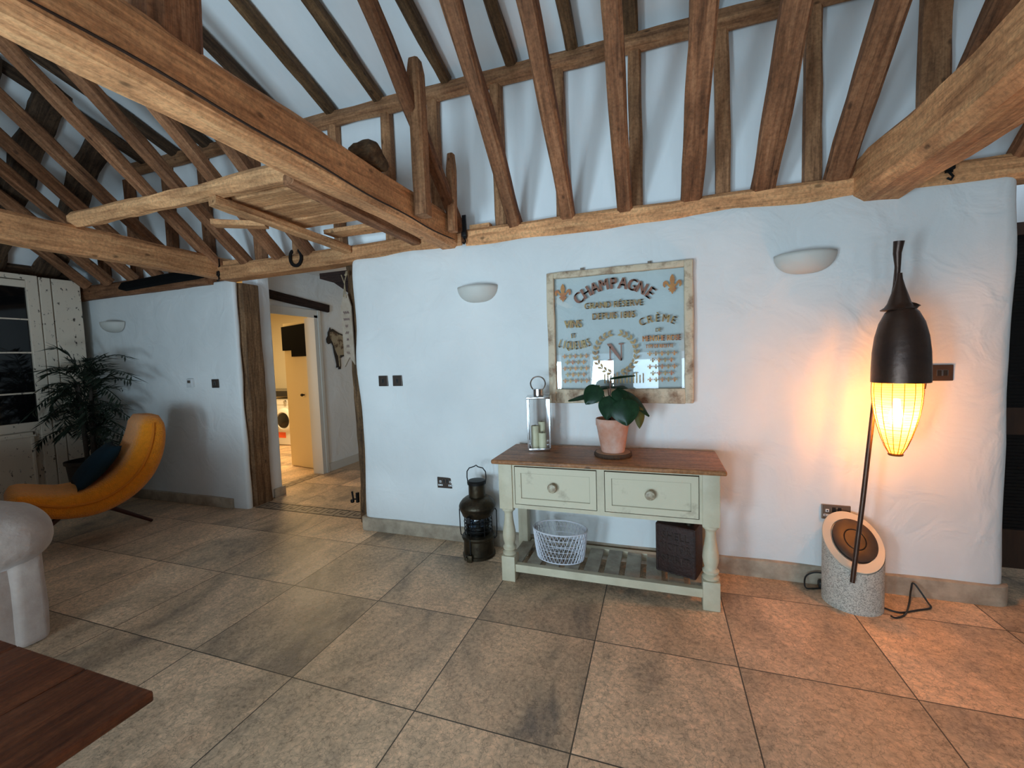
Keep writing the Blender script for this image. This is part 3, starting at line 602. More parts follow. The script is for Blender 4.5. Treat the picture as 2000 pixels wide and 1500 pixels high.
# washing machine
t = thing('washing_machine', 'white front loading washing machine in the lit utility room', 'washing machine', (-6.34, 6.1, 0))
bm = new(); rbox(bm, -.3, .3, -.28, .3, .01, .85, r=.015, step=.5, k=2); mk('cabinet', bm, 'appl', t, smooth=True)
bm = new(); lathe(bm, [(.215, 0), (.215, .02), (.19, .045), (.15, .05), (.14, .03)], 36, Tr(0, -.28, .46) @ Rx(PI/2)); dr = mk('door', bm, 'appl', t, smooth=True)
bm = new(); lathe(bm, [(.145, 0), (.13, .04), (.07, .055), (0.001, .06)], 32, Tr(0, -.285, .46) @ Rx(PI/2)); mk('glass', bm, 'dkglass', dr, smooth=True)
bm = new(); box(bm, -.28, .28, -.286, -.28, .74, .835); mk('control_panel', bm, 'appl', t)
bm = new(); lathe(bm, [(.035, 0), (.03, .025)], 20, Tr(.05, -.286, .79) @ Rx(PI/2)); mk('dial', bm, 'chrome', t)
bm = new(); box(bm, -.23, .0, -.283, -.28, .14, .24); mk('label', bm, 'label', t)
bm = new(); box(bm, -7.2, -5.2, 5.78, 6.44, .89, .99); tag(mk('worktop', bm, 'granite'), 'thick black worktop above the washing machine', 'worktop')
t = thing('wall_cupboard', 'pale cream wall cupboard beyond the open utility door', 'cupboard', (-5.95, 6.25, 1.45))
bm = new(); box(bm, -.35, .35, -.17, .19, 0, .75); mk('carcass', bm, 'doory', t)
bm = new(); box(bm, -.345, -.005, -.19, -.17, .005, .745); mk('door', bm, 'cream', t)
bm = new(); box(bm, .005, .345, -.19, -.17, .005, .745); mk('door', bm, 'cream', t)
# cow plaque (flat cut-out) hung on the hall wall
cow = [(4.60, 1.73), (4.63, 1.71), (4.68, 1.73), (4.71, 1.69), (4.72, 1.60), (4.745, 1.50), (4.76, 1.43), (4.75, 1.39), (4.78, 1.39), (4.80, 1.44), (4.795, 1.41), (4.79, 1.365), (4.83, 1.365), (4.84, 1.42), (4.84, 1.52), (4.90, 1.545), (5.15, 1.53), (5.25, 1.50), (5.27, 1.37), (5.31, 1.37), (5.31, 1.50), (5.36, 1.52), (5.37, 1.37), (5.41, 1.37), (5.42, 1.60), (5.44, 1.76), (5.47, 1.60), (5.48, 1.62), (5.45, 1.82), (5.38, 1.85), (5.1, 1.81), (4.95, 1.84), (4.83, 1.87), (4.76, 1.90), (4.72, 1.92), (4.69, 1.905), (4.67, 1.935), (4.655, 1.90), (4.63, 1.87), (4.625, 1.82), (4.595, 1.78)]
t = thing('cow_plaque', 'flat painted cow cut-out plaque hanging on the grey hall wall', 'plaque', (-4.195, 5.0, 1.65))
cm_ = Matrix(((0, 1, 0, 0), (1, 0, 0, -5.0), (0, 0, 1, -1.65), (0, 0, 0, 1)))
bm = new(); prism(bm, cow, .010, cm_); mk('edge', bm, 'cowd', t)
cx_ = sum(p[0] for p in cow)/len(cow)
bm = new()
prism(bm, [(4.70, 1.74), (4.74, 1.64), (4.78, 1.56), (4.84, 1.56), (4.90, 1.565), (5.2, 1.55), (5.40, 1.56), (5.42, 1.80), (5.1, 1.79), (4.95, 1.82), (4.82, 1.85), (4.72, 1.885), (4.66, 1.87), (4.65, 1.80)], .014, cm_); prism(bm, [(4.80, 1.40), (4.82, 1.40), (4.83, 1.56), (4.79, 1.56)], .013, cm_)
mk('hide', bm, 'cowl', t)

# ---------------------------------------------------------------- wall fittings
def sconce(x, z, label, y=2.985):
    bm = new(); nu, nv = 28, 10; g = []
    for s in (1, .93):
        row = []
        for j in range(nv+1):
            v = j/nv*PI/2; row.append([bm.verts.new((.160*s*math.cos(i/nu*PI)*math.cos(v)**.75, -.125*s*math.sin(i/nu*PI)*math.cos(v)**.75, -.115*s*math.sin(v))) for i in range(nu+1)])
        g.append(row)
    for q in g:
        for j in range(nv):
            for i in range(nu): bm.faces.new((q[j][i], q[j][i+1], q[j+1][i+1], q[j+1][i]))
    for i in range(nu): bm.faces.new((g[0][0][i], g[0][0][i+1], g[1][0][i+1], g[1][0][i]))
    bmesh.ops.remove_doubles(bm, verts=bm.verts[:], dist=1e-5)
    o = mk('wall_sconce', bm, 'ceramic', loc=(x, y, z), smooth='all'); return tag(o, label, 'wall light', 'half bowl wall lights')
sconce(-1.275, 1.985, 'white half-bowl wall light between the doorway and the glass sign')
sconce(.83, 2.00, 'white half-bowl wall light between the glass sign and the pod lamp')
sconce(-5.75, 1.99, 'white half-bowl wall light above the palm on the left wall', 3.10)
def plate(name, x, z, w, h, label, m_='bronze', y=2.975, rock=(0,), sock=(), cat='switch', group=None):
    t = thing(name, label, cat, (x, y, z), group=group)
    bm = new(); rbox(bm, -w/2, w/2, -.008, .006, -h/2, h/2, r=.003, step=1, k=1); mk('plate', bm, m_, t)
    for rx, rz in (r if isinstance(r, tuple) else (r, 0) for r in rock):
        bm = new(); box(bm, rx-.011, rx+.011, -.010, -.008, rz-.016, rz+.016); rk = mk('rocker', bm, 'black', t)
        bm = new()
        for a in (-.0115, .010): box(bm, rx+a, rx+a+.0018, -.0107, -.0098, rz-.016, rz+.016)
        box(bm, rx-.0115, rx+.0115, -.0107, -.0098, rz+.0155, rz+.0172); mk('rim', bm, 'chrome', rk)
    for sx_ in sock:
        bm = new(); rbox(bm, sx_-.009, sx_+.009, -.010, -.0075, .0, .018, r=.004, step=1); rbox(bm, sx_-.020, sx_+.020, -.010, -.0075, -.026, -.012, r=.006, step=1); so = mk('socket_insert', bm, 'thermo', t)
        bm = new(); box(bm, sx_-.003, sx_+.003, -.0108, -.0098, .004, .013); box(bm, sx_-.015, sx_-.007, -.0108, -.0098, -.021, -.017); box(bm, sx_+.007, sx_+.015, -.0108, -.0098, -.021, -.017); mk('pin_hole', bm, 'black', so)
    return t
plate('light_switch', -2.157, 1.29, .088, .088, 'dark bronze single light switch nearest the doorway on the main wall', y=2.985)
plate('light_switch', -2.02, 1.29, .088, .088, 'dark bronze light switch second from the doorway on the main wall', y=2.985)
plate('light_switch', 1.478, 1.285, .098, .088, 'dark bronze double switch to the right of the pod lamp', rock=(-.013, .013))
plate('light_switch', -4.27, 1.285, .09, .088, 'dark light switch on the left wall beside the doorway', y=3.105)
plate('power_socket', -1.615, .466, .146, .088, 'dark bronze double socket left of the ship lantern', y=2.98, rock=((-.012, .016), (.016, .016)), sock=(-.045, .045), cat='socket')
plate('power_socket', 1.00, .458, .146, .088, 'brown bronze double socket beside the stone lamp base', m_='plate2', rock=((-.012, .016), (.016, .016)), sock=(-.045,), cat='socket')
t = thing('thermostat', 'small white thermostat on the left wall', 'thermostat', (-4.62, 3.105, 1.295)); bm = new(); rbox(bm, -.042, .042, -.025, .006, -.045, .045, r=.006); mk('case', bm, 'thermo', t); bm = new(); box(bm, -.022, .022, -.0262, -.025, .0, .028); mk('display', bm, 'plate2', t)

# ---------------------------------------------------------------- painted glass sign
t = thing('glass_sign', 'old window sash sign lettered CHAMPAGNE in gold on clear glass', 'sign', (-.257, 2.955, 1.115))
w_, h_ = .948, .912
def bar(bm, x0, x1, z0, z1): rbox(bm, x0, x1, -.028, .016, z0, z1, r=.007, step=.08, disp=.004, dsc=9, seed=x0)
for (x0, x1, z0, z1) in ((-w_/2, -w_/2+.052, 0, h_), (w_/2-.052, w_/2, 0, h_), (-w_/2+.05, w_/2-.05, h_-.042, h_), (-w_/2+.05, w_/2-.05, 0, .098)):
    bm = new(); bar(bm, x0, x1, z0, z1); mk('sash_rail', bm, 'chipframe', t, smooth=True)
for x in (-.225, .215):
    bm = new(); box(bm, x-.012, x+.012, -.006, .006, h_-.003, h_+.018); lathe(bm, [(.006, 0), (.006, .006)], 10, Tr(x, -.006, h_+.008) @ Rx(PI/2)); mk('hanging_bracket', bm, 'plate2', t)
bm = new(); box(bm, -w_/2+.045, w_/2-.045, -.006, -.003, .09, h_-.036); pane = mk('glass_pane', bm, 'pane', t)
Y0 = -.0075
def arc_text(s, size, cx, cz, R, a0, a1, mi_, up_=True, name='lettering', sq=1.0):
    bm = new(); n_ = len(s)
    for i, ch_ in enumerate(s):
        a = math.radians(a0 + (a1-a0)*i/(n_-1))
        if ch_ == ' ': continue
        if up_: T = Tr(cx+R*math.sin(a), Y0, cz+R*math.cos(a)) @ Ry(a)
        else: T = Tr(cx+R*math.sin(a), Y0, cz-R*math.cos(a)) @ Ry(-a)
        text_into(bm, ch_, size, T @ Matrix.Diagonal((sq, 1, 1, 1)), bold=size*.055)
    mk(name, bm, mi_, pane)
arc_text('CHAMPAGNE', .108, -.018, .425, .345, -38, 38, 'redbrown', sq=.80)
def line(s, size, cx, cz, width, m_):
    bm = new(); text_into(bm, s, size, Tr(cx, Y0, cz), width=width, bold=size*.045); mk('lettering', bm, m_, pane)
line('GRAND RÉSERVE', .058, -.02, .648, .385, 'gold'); line('DEPUIS 1805', .062, -.02, .572, .28, 'gold')
line('VINS', .075, -.295, .525, .118, 'gold'); line('ET', .045, -.295, .455, .03, 'gold'); arc_text('LIQUEURS', .080, -.29, .69, .315, -20, 20, 'gold', False, sq=.50)
arc_text('CRÈME', .070, .262, .30, .235, -22, 22, 'gold', sq=.85); line('DE', .035, .265, .470, .035, 'gold'); line('MENTHE ROSE', .052, .283, .41, .235, 'orange'); line('TYPE DE RECETTE', .034, .27, .365, .17, 'orange')
bm = new()
for P in ([(-.052, .29), (-.022, .29), (-.022, .297), (-.033, .30), (-.033, .385), (-.041, .385), (-.041, .30), (-.052, .297)], [(-.056, .405), (-.030, .405), (.040, .30), (.040, .288), (.028, .288), (-.056, .399)], [(.033, .288), (.041, .288), (.041, .395), (.054, .398), (.054, .405), (.020, .405), (.020, .398), (.033, .395)]):
    prism(bm, [(x-.01, z) for x, z in P], .0012, Tr(0, Y0-.0006, 0))
mk('monogram', bm, 'redbrown', pane)
bm = new()
for i in range(13): box(bm, -.09+i*.021, -.082+i*.021, Y0-.001, Y0+.001, .135+.0*i, .20+.012*math.sin(i*2.1))
mk('lettering', bm, 'gold', pane)
FL_ = [(0, 1), (.09, .86), (.13, .68), (.08, .50), (.16, .46), (.22, .60), (.34, .68), (.45, .60), (.47, .44), (.40, .32), (.33, .34), (.36, .45), (.30, .50), (.22, .40), (.12, .28), (.20, .26), (.20, .18), (.12, .16), (.18, .08), (.10, .10), (.05, .04), (0, -.06)]
def fleur(bm, cx, cz, s): 
    poly = [(cx+x*s, cz+z*s) for x, z in FL_] + [(cx-x*s, cz+z*s) for x, z in FL_[-2:0:-1]]
    prism(bm, poly, .0012, Tr(0, Y0-.0006, 0))
for cx, cz in ((-.362, .712), (.352, .712)):
    bm = new(); fleur(bm, cx, cz, .122); mk('fleur_de_lis', bm, 'orange', pane)
for r_ in range(5):
    for side in (-1, 1):
        n_ = 5 if r_ % 2 == 0 else 4
        for i in range(n_):
            bm = new(); cx = side*.285 + (i-(n_-1)/2)*.038; fleur(bm, cx, .312-r_*.043, .034); mk('fleur_de_lis', bm, 'gold' if (i+r_) % 2 else 'orange', pane)
for side in (-1, 1):
    bm = new()
    for i in range(11):
        a = math.radians(168-i*14.6); 
        for k_, rr in enumerate((-1, 1)):
            R = .135; c = Vector((-.01+side*R*math.sin(a), 0, .34+R*math.cos(a))); tang = Vector((side*-math.cos(a), 0, math.sin(a))); nn = Vector((side*math.sin(a), 0, math.cos(a)))
            tip = c + tang*.034 + nn*.020*rr; mid = c + tang*.013 + nn*(.019*rr); mid2 = c+tang*.022+nn*.003*rr
            prism(bm, [(c.x, c.z), (mid.x, mid.z), (tip.x, tip.z), (mid2.x, mid2.z)], .0012, Tr(0, Y0-.0006, 0))
    mk('laurel_branch', bm, 'gold', pane)

# ---------------------------------------------------------------- console table
t = thing('console_table', 'cream painted console table with pine top and slatted shelf', 'console table', (-.33, 2.70, 0))
X0, X1, YF, YB = -.645, .645, -.20, .235
bm = new(); rbox(bm, -.672, .672, -.258, .245, .783, .811, r=.010, step=.3, k=3); mk('table_top', bm, 'pine', t, smooth=True)
def turned(x, y):
    bm = new(); s = .045; rbox(bm, x-s, x+s, y-s, y+s, .478, .783, r=.004, step=1, k=1); rbox(bm, x-s, x+s, y-s, y+s, 0, .165, r=.004, step=1, k=1)
    lathe(bm, [(.036, .165), (.044, .170), (.046, .182), (.036, .192), (.030, .197), (.042, .205), (.044, .218), (.034, .228), (.033, .238), (.040, .262), (.044, .290), (.041, .325), (.033, .372), (.028, .410), (.027, .44), (.032, .455), (.042, .462), (.044, .478)], 28, Tr(x, y, 0)); return bm
for x in (X0+.045, X1-.045): mk('leg', turned(x, YF+.045), 'cream', t, smooth=True)
for x in (X0+.035, X1-.035): bm = new(); rbox(bm, x-.035, x+.035, YB-.07, YB, 0, .783, r=.004, step=1, k=1); mk('leg', bm, 'cream', t)
yf = YF+.012
bm = new()
box(bm, X0+.09, X1-.09, yf, yf+.02, .487, .512); box(bm, X0+.09, X1-.09, yf, yf+.02, .762, .783); box(bm, -.022, .022, yf, yf+.02, .512, .762)
box(bm, X0+.09, X0+.104, yf, yf+.02, .512, .762); box(bm, X1-.104, X1-.09, yf, yf+.02, .512, .762)
box(bm, X0+.02, X0+.04, YF+.09, YB-.07, .487, .783); box(bm, X1-.04, X1-.02, YF+.09, YB-.07, .487, .783); box(bm, X0+.07, X1-.07, YB-.03, YB-.01, .487, .783); box(bm, X0+.05, X1-.05, yf+.02, YB-.03, .487, .495)
mk('apron', bm, 'cream', t)
for s, (a, b) in enumerate(((X0+.108, -.026), (.026, X1-.108))):
    bm = new(); z0, z1 = .516, .755; yy = yf+.002
    box(bm, a, b, yy+.004, yy+.3, z0, z1)
    e = .038
    for q in ((a, b, z0, z0+e), (a, b, z1-e, z1), (a, a+e, z0+e, z1-e), (b-e, b, z0+e, z1-e)): box(bm, q[0], q[1], yy-.003, yy+.005, q[2], q[3])
    for q in ((a+e, b-e, z0+e, z0+e+.003), (a+e, b-e, z1-e-.003, z1-e), (a+e, a+e+.003, z0+e, z1-e), (b-e-.003, b-e, z0+e, z1-e)): box(bm, q[0], q[1], yy+.002, yy+.0045, q[2], q[3], mi=1)
    d_ = mk('drawer', bm, None, t, mats=['creamworn', 'creamdk'])
    bm = new(); cx = (a+b)/2+(.0 if s else -.01); lathe(bm, [(.012, 0), (.013, .012), (.026, .02), (.030, .030), (.026, .040), (.010, .044)], 24, Tr(cx, yy+.004, .638) @ Rx(PI/2)); mk('knob', bm, 'knob', d_, smooth=True)
for y in (YF+.015, YB-.055):
    bm = new(); rbox(bm, X0+.085, X1-.085, y, y+.04, .062, .112, r=.003, step=1, k=1); mk('shelf_rail', bm, 'cream', t)
for i in range(10):
    x = X0+.075+i*.1235; bm = new(); rbox(bm, x-.045, x+.045, YF+.055, YB-.055, .098, .112, r=.003, step=1, k=1); mk('shelf_slat', bm, 'worn', t)

# steel lantern
t = thing('candle_lantern', 'tall polished steel and glass candle lantern on the left of the console', 'lantern', (-.775, 2.79, .811), math.radians(14))
s = .072; H_ = .355
bm = new(); rbox(bm, -s, s, -s, s, 0, .022, r=.004, step=1); mk('base', bm, 'chrome', t, smooth=True)
for sx_ in (-1, 1):
    for sy_ in (-1, 1):
        bm = new(); rbox(bm, sx_*s-.006, sx_*s+.006, sy_*s-.006, sy_*s+.006, .02, H_, r=.002, step=1, k=1); mk('corner_post', bm, 'chrome', t)
bm = new(); rbox(bm, -s-.008, s+.008, -s-.008, s+.008, H_, H_+.016, r=.004, step=1); lathe(bm, [(.035, H_+.015), (.036, H_+.062), (.030, H_+.066), (.002, H_+.068)], 28); mk('top', bm, 'chrome', t, smooth=True)
bm = new(); tube(bm, [(.050*math.cos(a), 0, H_+.098+.050*math.sin(a)) for a in [math.radians(q) for q in range(-50, 231, 14)]], .005, 8); mk('handle', bm, 'chrome', t, smooth=True)
for a in range(4):
    bm = new(); box(bm, -s+.006, s-.006, -s-.001, -s+.001, .022, H_, Rz(a*PI/2)); mk('glass_pane', bm, 'glass', t)
def candle(x, y, r, h, label):
    c = thing('candle', label, 'candle', (x, y, .833), group='candles in the lantern'); bm = new(); lathe(bm, [(r*.98, 0), (r, .004), (r, h-.004), (r*.9, h), (r*.75, h-.006), (.003, h-.008)], 24); mk('wax', bm, 'wax', c, smooth=True)
    bm = new(); tube(bm, [(0, 0, h-.01), (.001, 0, h+.010)], .0012, 6); mk('wick', bm, 'black', c)
candle(-.745, 2.762, .027, .10, 'short ivory candle at the front right inside the steel lantern')
candle(-.800, 2.775, .027, .145, 'tall ivory candle at the left inside the steel lantern')
candle(-.765, 2.828, .025, .165, 'tallest ivory candle at the back inside the steel lantern')

# potted plant
t = thing('potted_plant', 'terracotta pot with a dark round-leaved plant on the console', 'potted plant', (-.272, 2.70, .811+.026))
bm = new(); lathe(bm, [(.068, 0), (.072, .008), (.099, .165), (.103, .17), (.103, .208), (.100, .212), (.094, .210), (.092, .185), (.0, .18)], 40); mk('pot', bm, 'terra', t, smooth=True)
bm = new(); lathe(bm, [(.091, .184), (.05, .192), (.001, .19)], 24, cap=False); mk('soil', bm, 'soil', t)
def leaf_mesh(w, l, cup=.12):
    bm = new(); n_ = 12; rows = []
    for i in range(n_+1):
        u = i/n_; half = w/2*math.sin(PI*min(1, u*.96+.04)**.78)**.75 if 0 < i < n_ else w*.01
        rows.append([bm.verts.new((v_*half, u*l, -cup*l*(u**2) - .10*w*(v_**2) + .012*math.sin(abs(v_)*9)*w)) for v_ in (-1, -.75, -.5, -.25, 0, .25, .5, .75, 1)])
    for i in range(n_):
        for j in range(8): bm.faces.new((rows[i][j], rows[i][j+1], rows[i+1][j+1], rows[i+1][j]))
    bmesh.ops.solidify(bm, geom=bm.faces[:], thickness=.002); return bm
def look(p, d, n_):
    y = Vector(d).normalized(); z = Vector(n_); z = (z - y*z.dot(y)).normalized(); x = y.cross(z); mm = Matrix((x, y, z)).transposed().to_4x4(); mm.translation = Vector(p); return mm
# (attach point, direction, normal, width, length, material)
LV = [((-.075, -.02, .42), (-.45, -.30, -.55), (-.2, -1, .35), .135, .145, 'leafd'),
      ((-.01, -.05, .36), (-.12, -.45, -.9), (-.1, -1, .2), .125, .150, 'leafd'),
      ((.07, -.08, .345), (.15, -.3, -.8), (.1, -1, .3), .175, .165, 'leafd'),
      ((.08, .0, .385), (.75, -.15, -.65), (.5, -.4, .8), .10, .21, 'leafd'),
      ((-.10, .0, .365), (-1, -.1, -.12), (0, -.35, 1), .085, .18, 'leafd'),
      ((-.01, .0, .462), (1, .1, .22), (-.1, .25, 1), .07, .15, 'leafd'),
      ((.165, -.04, .29), (.05, -.1, -1), (.4, -1, 0), .065, .135, 'leafb'),
      ((.02, .06, .40), (.3, .8, .1), (0, -.3, 1), .11, .13, 'leafd'),
      ((-.03, .05, .40), (-.5, .7, .1), (0, -.3, 1), .10, .12, 'leafd'),
      ((.03, -.02, .40), (.25, -.35, -.35), (.1, -.6, .8), .10, .11, 'leafd')]
for p, d, n_, w_, l_, m_ in LV:
    o = mk('leaf', leaf_mesh(w_, l_), m_, t, smooth='all'); o.matrix_local = look(p, d, n_)
for p, d, n_, w_, l_, m_ in LV:
    bm = new(); b_ = Vector((p[0]*.12 + (.018 if p[0] > 0 else -.014), p[1]*.1, .185)); tp = Vector(p); md = (b_+tp)/2 + Vector((p[0]*-.15, 0, .03)); tube(bm, [b_, (b_+md)/2+Vector((0, 0, .01)), md, tp], [.0055, .005, .004, .0025], 6); mk('stem', bm, 'stem' if abs(p[0]) < .05 else 'leafb', t, smooth=True)
t = thing('wood_slice', 'round bark-edged wood slice under the terracotta pot', 'wood slice', (-.272, 2.70, .811))
bm = new(); lathe(bm, [(.112, 0), (.116, .006), (.114, .023), (.110, .0255), (0, .026)], 48)
for v in bm.verts:
    a = math.atan2(v.co.y, v.co.x); k_ = 1+.02*math.sin(a*31)+.02*noise.noise(Vector((a*5, v.co.z*30, 0))); v.co.x *= k_; v.co.y *= k_
mk('bark', bm, 'bark', t, smooth=True); bm = new(); lathe(bm, [(.107, .0245), (.106, .0262), (.0, .0262)], 48); mk('cut_face', bm, 'slice', t)

# wire basket
t = thing('wire_basket', 'oval white zigzag wire basket on the console shelf', 'basket', (-.625, 2.685, .112), math.radians(-4))
def ov(a, z): f = .84+.16*(z/.205)**.7; return Vector((.180*f*math.cos(a), .128*f*math.sin(a), z))
bm = new(); N = 38; zl = [.010, .048, .086, .124, .162, .197]
for r_ in range(5):
    pts = []
    for i in range(2*N): a = 2*PI*(i+(r_ % 2)*1.0)/(2*N); pts.append(ov(a, zl[r_] if i % 2 else zl[r_+1]))
    tube(bm, pts, .0044, 5, close=True)
mk('wire_weave', bm, 'white', t)
bm = new()
for z, r_ in ((.200, .0048), (.008, .004)): tube(bm, [ov(2*PI*i/60, z) for i in range(60)], r_, 8, close=True)
for z in zl[1:-1]: tube(bm, [ov(2*PI*i/60, z) for i in range(60)], .0018, 5, close=True)
mk('rim', bm, 'white', t, smooth=True)
bm = new()
for i in range(-5, 6):
    x = i*.026; yy = .128*.84*math.sqrt(max(0, 1-(x/.152)**2)); tube(bm, [(x, -yy, .005), (x, yy, .005)], .002, 5)
mk('bottom', bm, 'white', t)

# petrol can
t = thing('petrol_can', 'rusty square tin can embossed SHELL MOTOR SPIRIT on the console shelf', 'can', (.112, 2.715, .112), math.radians(-19))
bm = new(); rbox(bm, -.118, .118, -.078, .078, 0, .30, r=.008, step=.12, k=2); mk('body', bm, 'rust', t, smooth=True)
bm = new()
bm.free(); M['rustlet'] = (mat('worn_rust_lettering', (.05, .026, .018), .5, .3))
for s_, z, ww in (('SHELL', .215, .16), ('MOTOR', .145, .175), ('SPIRIT', .072, .165)):
    bm = new(); text_into(bm, s_, .062, Tr(0, -.0795, z), ext=.0018, width=ww, bold=.001); mk('embossed_lettering', bm, 'rustlet', t)
bm = new()
for q in ((-.110, .110, .006, .013), (-.110, .110, .287, .294), (-.110, -.103, .013, .287), (.103, .110, .013, .287)): box(bm, q[0], q[1], -.081, -.077, q[2], q[3])
mk('raised_border', bm, 'rust', t)
bm = new(); lathe(bm, [(.028, .30), (.028, .318), (.022, .320), (.022, .30)], 20, Tr(.06, 0, 0)); tube(bm, [(-.07, 0, .300), (-.07, 0, .322), (-.0, 0, .322), (-.0, 0, .300)], .004, 6); mk('cap', bm, 'brass', t, smooth=True)

# ship lantern
t = thing('ship_lantern', 'old brass ship lantern on the floor left of the console', 'lantern', (-1.265, 2.80, 0), math.radians(8))
bm = new(); lathe(bm, [(.112, 0), (.120, .006), (.120, .022), (.112, .028), (.110, .13), (.120, .136), (.124, .150), (.118, .160), (.09, .168), (.0, .17)], 40); mk('base', bm, 'brass', t, smooth=True)
bm = new(); lathe(bm, [(.088, .168)] + [(.088+(.010 if k_ % 2 else 0), .178+.0135*k_) for k_ in range(9)] + [(.088, .305)], 40); mk('lens', bm, 'lens', t, smooth=True)
bm = new(); lathe(bm, [(.022, .17), (.024, .20), (.015, .21), (.012, .25), (.002, .252)], 20); mk('burner', bm, 'brass', t, smooth=True)
bm = new(); lathe(bm, [(.0, .298), (.10, .300), (.112, .308), (.122, .335), (.131, .352), (.131, .360), (.136, .366), (.136, .380), (.128, .398), (.112, .418), (.088, .436), (.062, .444), (0, .446)], 40); mk('hood', bm, 'brass', t, smooth=True)
bm = new(); lathe(bm, [(.060, .440), (.062, .45), (.061, .535), (.0, .537)], 32); mk('chimney', bm, 'brass', t, smooth=True)
bm = new(); lathe(bm, [(.0, .532), (.068, .534), (.070, .552), (.06, .562), (.0, .565)], 32, Tr(0, .0, 0) @ Rx(.0)); mk('cap', bm, 'iron', t, smooth=True)
for k_ in range(6):
    a = k_*PI/3+.2; bm = new(); tube(bm, [(.100*math.cos(a), .100*math.sin(a), .165), (.100*math.cos(a), .100*math.sin(a), .305)], .0035, 6); mk('guard_bar', bm, 'iron', t)
for z in (.205, .262): bm = new(); tube(bm, [(.102*math.cos(2*PI*i/36), .102*math.sin(2*PI*i/36), z) for i in range(36)], .003, 6, close=True); mk('guard_ring', bm, 'iron', t, smooth=True)
for s_ in (-1, 1): bm = new(); tube(bm, [(s_*.132, 0, .355), (s_*.141, 0, .34), (s_*.140, 0, .20), (s_*.136, 0, .15), (s_*.118, 0, .13)], .004, 6); mk('side_rail', bm, 'iron', t, smooth=True)
bm = new(); tube(bm, [(-.066, 0, .54), (-.072, 0, .58), (-.070, 0, .625), (-.052, 0, .650), (-.015, 0, .662), (0, 0, .672), (.015, 0, .660), (.05, 0, .652), (.070, 0, .625), (.072, 0, .58), (.066, 0, .54)], .0042, 8); mk('handle', bm, 'iron', t, smooth=True)
bm = new(); rbox(bm, -.055, -.015, -.137, -.108, .0, .05, r=.006); lathe(bm, [(.014, 0), (.012, .025)], 14, Tr(-.060, -.120, .03) @ Rx(PI/2)); mk('wick_knob', bm, 'brass', t, smooth=True)
bm = new(); box(bm, -.034, -.028, -.121, -.112, .03, .16); box(bm, -.042, -.02, -.142, -.118, .29, .33); mk('catch', bm, 'iron', t)

# ---------------------------------------------------------------- pod floor lamp
t = thing('floor_lamp', 'copper pod floor lamp glowing warm on a slanted speckled stone base', 'floor lamp', (0, 0, 0))
cx, cy_ = 1.025, 2.805; rx_, ry_ = .140, .138
def ztop(y): return .235 + (y-(cy_-ry_))/(2*ry_)*(.478-.235)
n_ = 56; bm = new(); R_ = [[], [], []]
for k_ in range(n_):
    a = 2*PI*k_/n_; x = cx+rx_*math.cos(a); y = cy_+ry_*math.sin(a)
    R_[0].append(bm.verts.new((x, y, 0))); R_[1].append(bm.verts.new((x, y, ztop(y)-.004)))
for k_ in range(n_): bm.faces.new((R_[0][k_], R_[0][(k_+1) % n_], R_[1][(k_+1) % n_], R_[1][k_]))
bm.faces.new(R_[0]); sb = mk('stone_base', bm, 'stone', t, smooth=True)
ang = math.atan2(.478-.235, 2*ry_); LM = Tr(cx, cy_, ztop(cy_)) @ Rx(ang); ell = ry_/math.cos(ang)
bm = new(); o_ = []
for s_, z in ((1, -.004), (.985, .003), (.72, .003), (.70, -.012), (.3, -.012)):
    o_.append([bm.verts.new(LM @ Vector((rx_*s_*math.cos(2*PI*k_/n_), ell*s_*math.sin(2*PI*k_/n_), z))) for k_ in range(n_)])
for i in range(4):
    for k_ in range(n_): bm.faces.new((o_[i][k_], o_[i][(k_+1) % n_], o_[i+1][(k_+1) % n_], o_[i+1][k_]))
bm.faces.new(o_[-1]); mk('cut_face', bm, 'smooth', t, smooth=True)
bm = new(); LM2 = LM @ Tr(0.01, .005, 0); lathe(bm, [(.10, -.014), (.102, .006), (.096, .010), (.052, .010), (.049, .004), (.046, .010), (.0, .011)], 44, LM2, sy=1.25); mk('metal_disc', bm, mat('bronze_disc', (.055, .042, .036), .5, .5, col2=(.085, .062, .05), vscale=10), t, smooth=True)
# rod leaning up behind the pod to its horn tip
bm = new(); rod = [(.972, 2.655, .188), (1.02, 2.68, .62), (1.075, 2.715, 1.15), (1.132, 2.715, 1.60), (1.143, 2.69, 1.745), (1.136, 2.66, 1.84)]
tube(bm, rod, [.0115, .0115, .0115, .011, .010, .010], 12); mk('rod', bm, 'copper', t, smooth=True)
bm = new(); tube(bm, [(1.143, 2.675, 1.76), (1.136, 2.655, 1.84), (1.131, 2.65, 1.90), (1.135, 2.645, 1.958)], [.0105, .0125, .017, .022], 20); mk('horn_tip', bm, 'copper', t, smooth=True)
px_, py_ = 1.142, 2.62
bm = new(); lathe(bm, [(0.0095, 1.8015), (0.0123, 1.773), (0.0228, 1.7303), (0.0361, 1.6875), (0.0456, 1.6542), (0.057, 1.6352), (0.0741, 1.6229), (0.0703, 1.6191), (0.0522, 1.6258), (0.0, 1.6305)], 40, Tr(px_-.003, py_+.02, 0)); 
for v in bm.verts:
    if v.co.z < 1.64 and v.co.x > px_+.047: v.co.z += .012; v.co.x += .006
mk('cone_cap', bm, 'copper', t, smooth=True)
bm = new(); PR = [(0.0427, 1.6305), (0.0646, 1.6067), (0.0874, 1.5545), (0.1026, 1.488), (0.1111, 1.412), (0.114, 1.336), (0.1149, 1.2619)]
lathe(bm, PR + [(0.1111, 1.26), (0.1102, 1.336), (0.1074, 1.412), (0.0988, 1.488), (0.0836, 1.5497), (0.0608, 1.5991), (0.038, 1.621)], 48, Tr(px_, py_, 0), cap=False); mk('pod_shell', bm, 'copper', t, smooth=True)
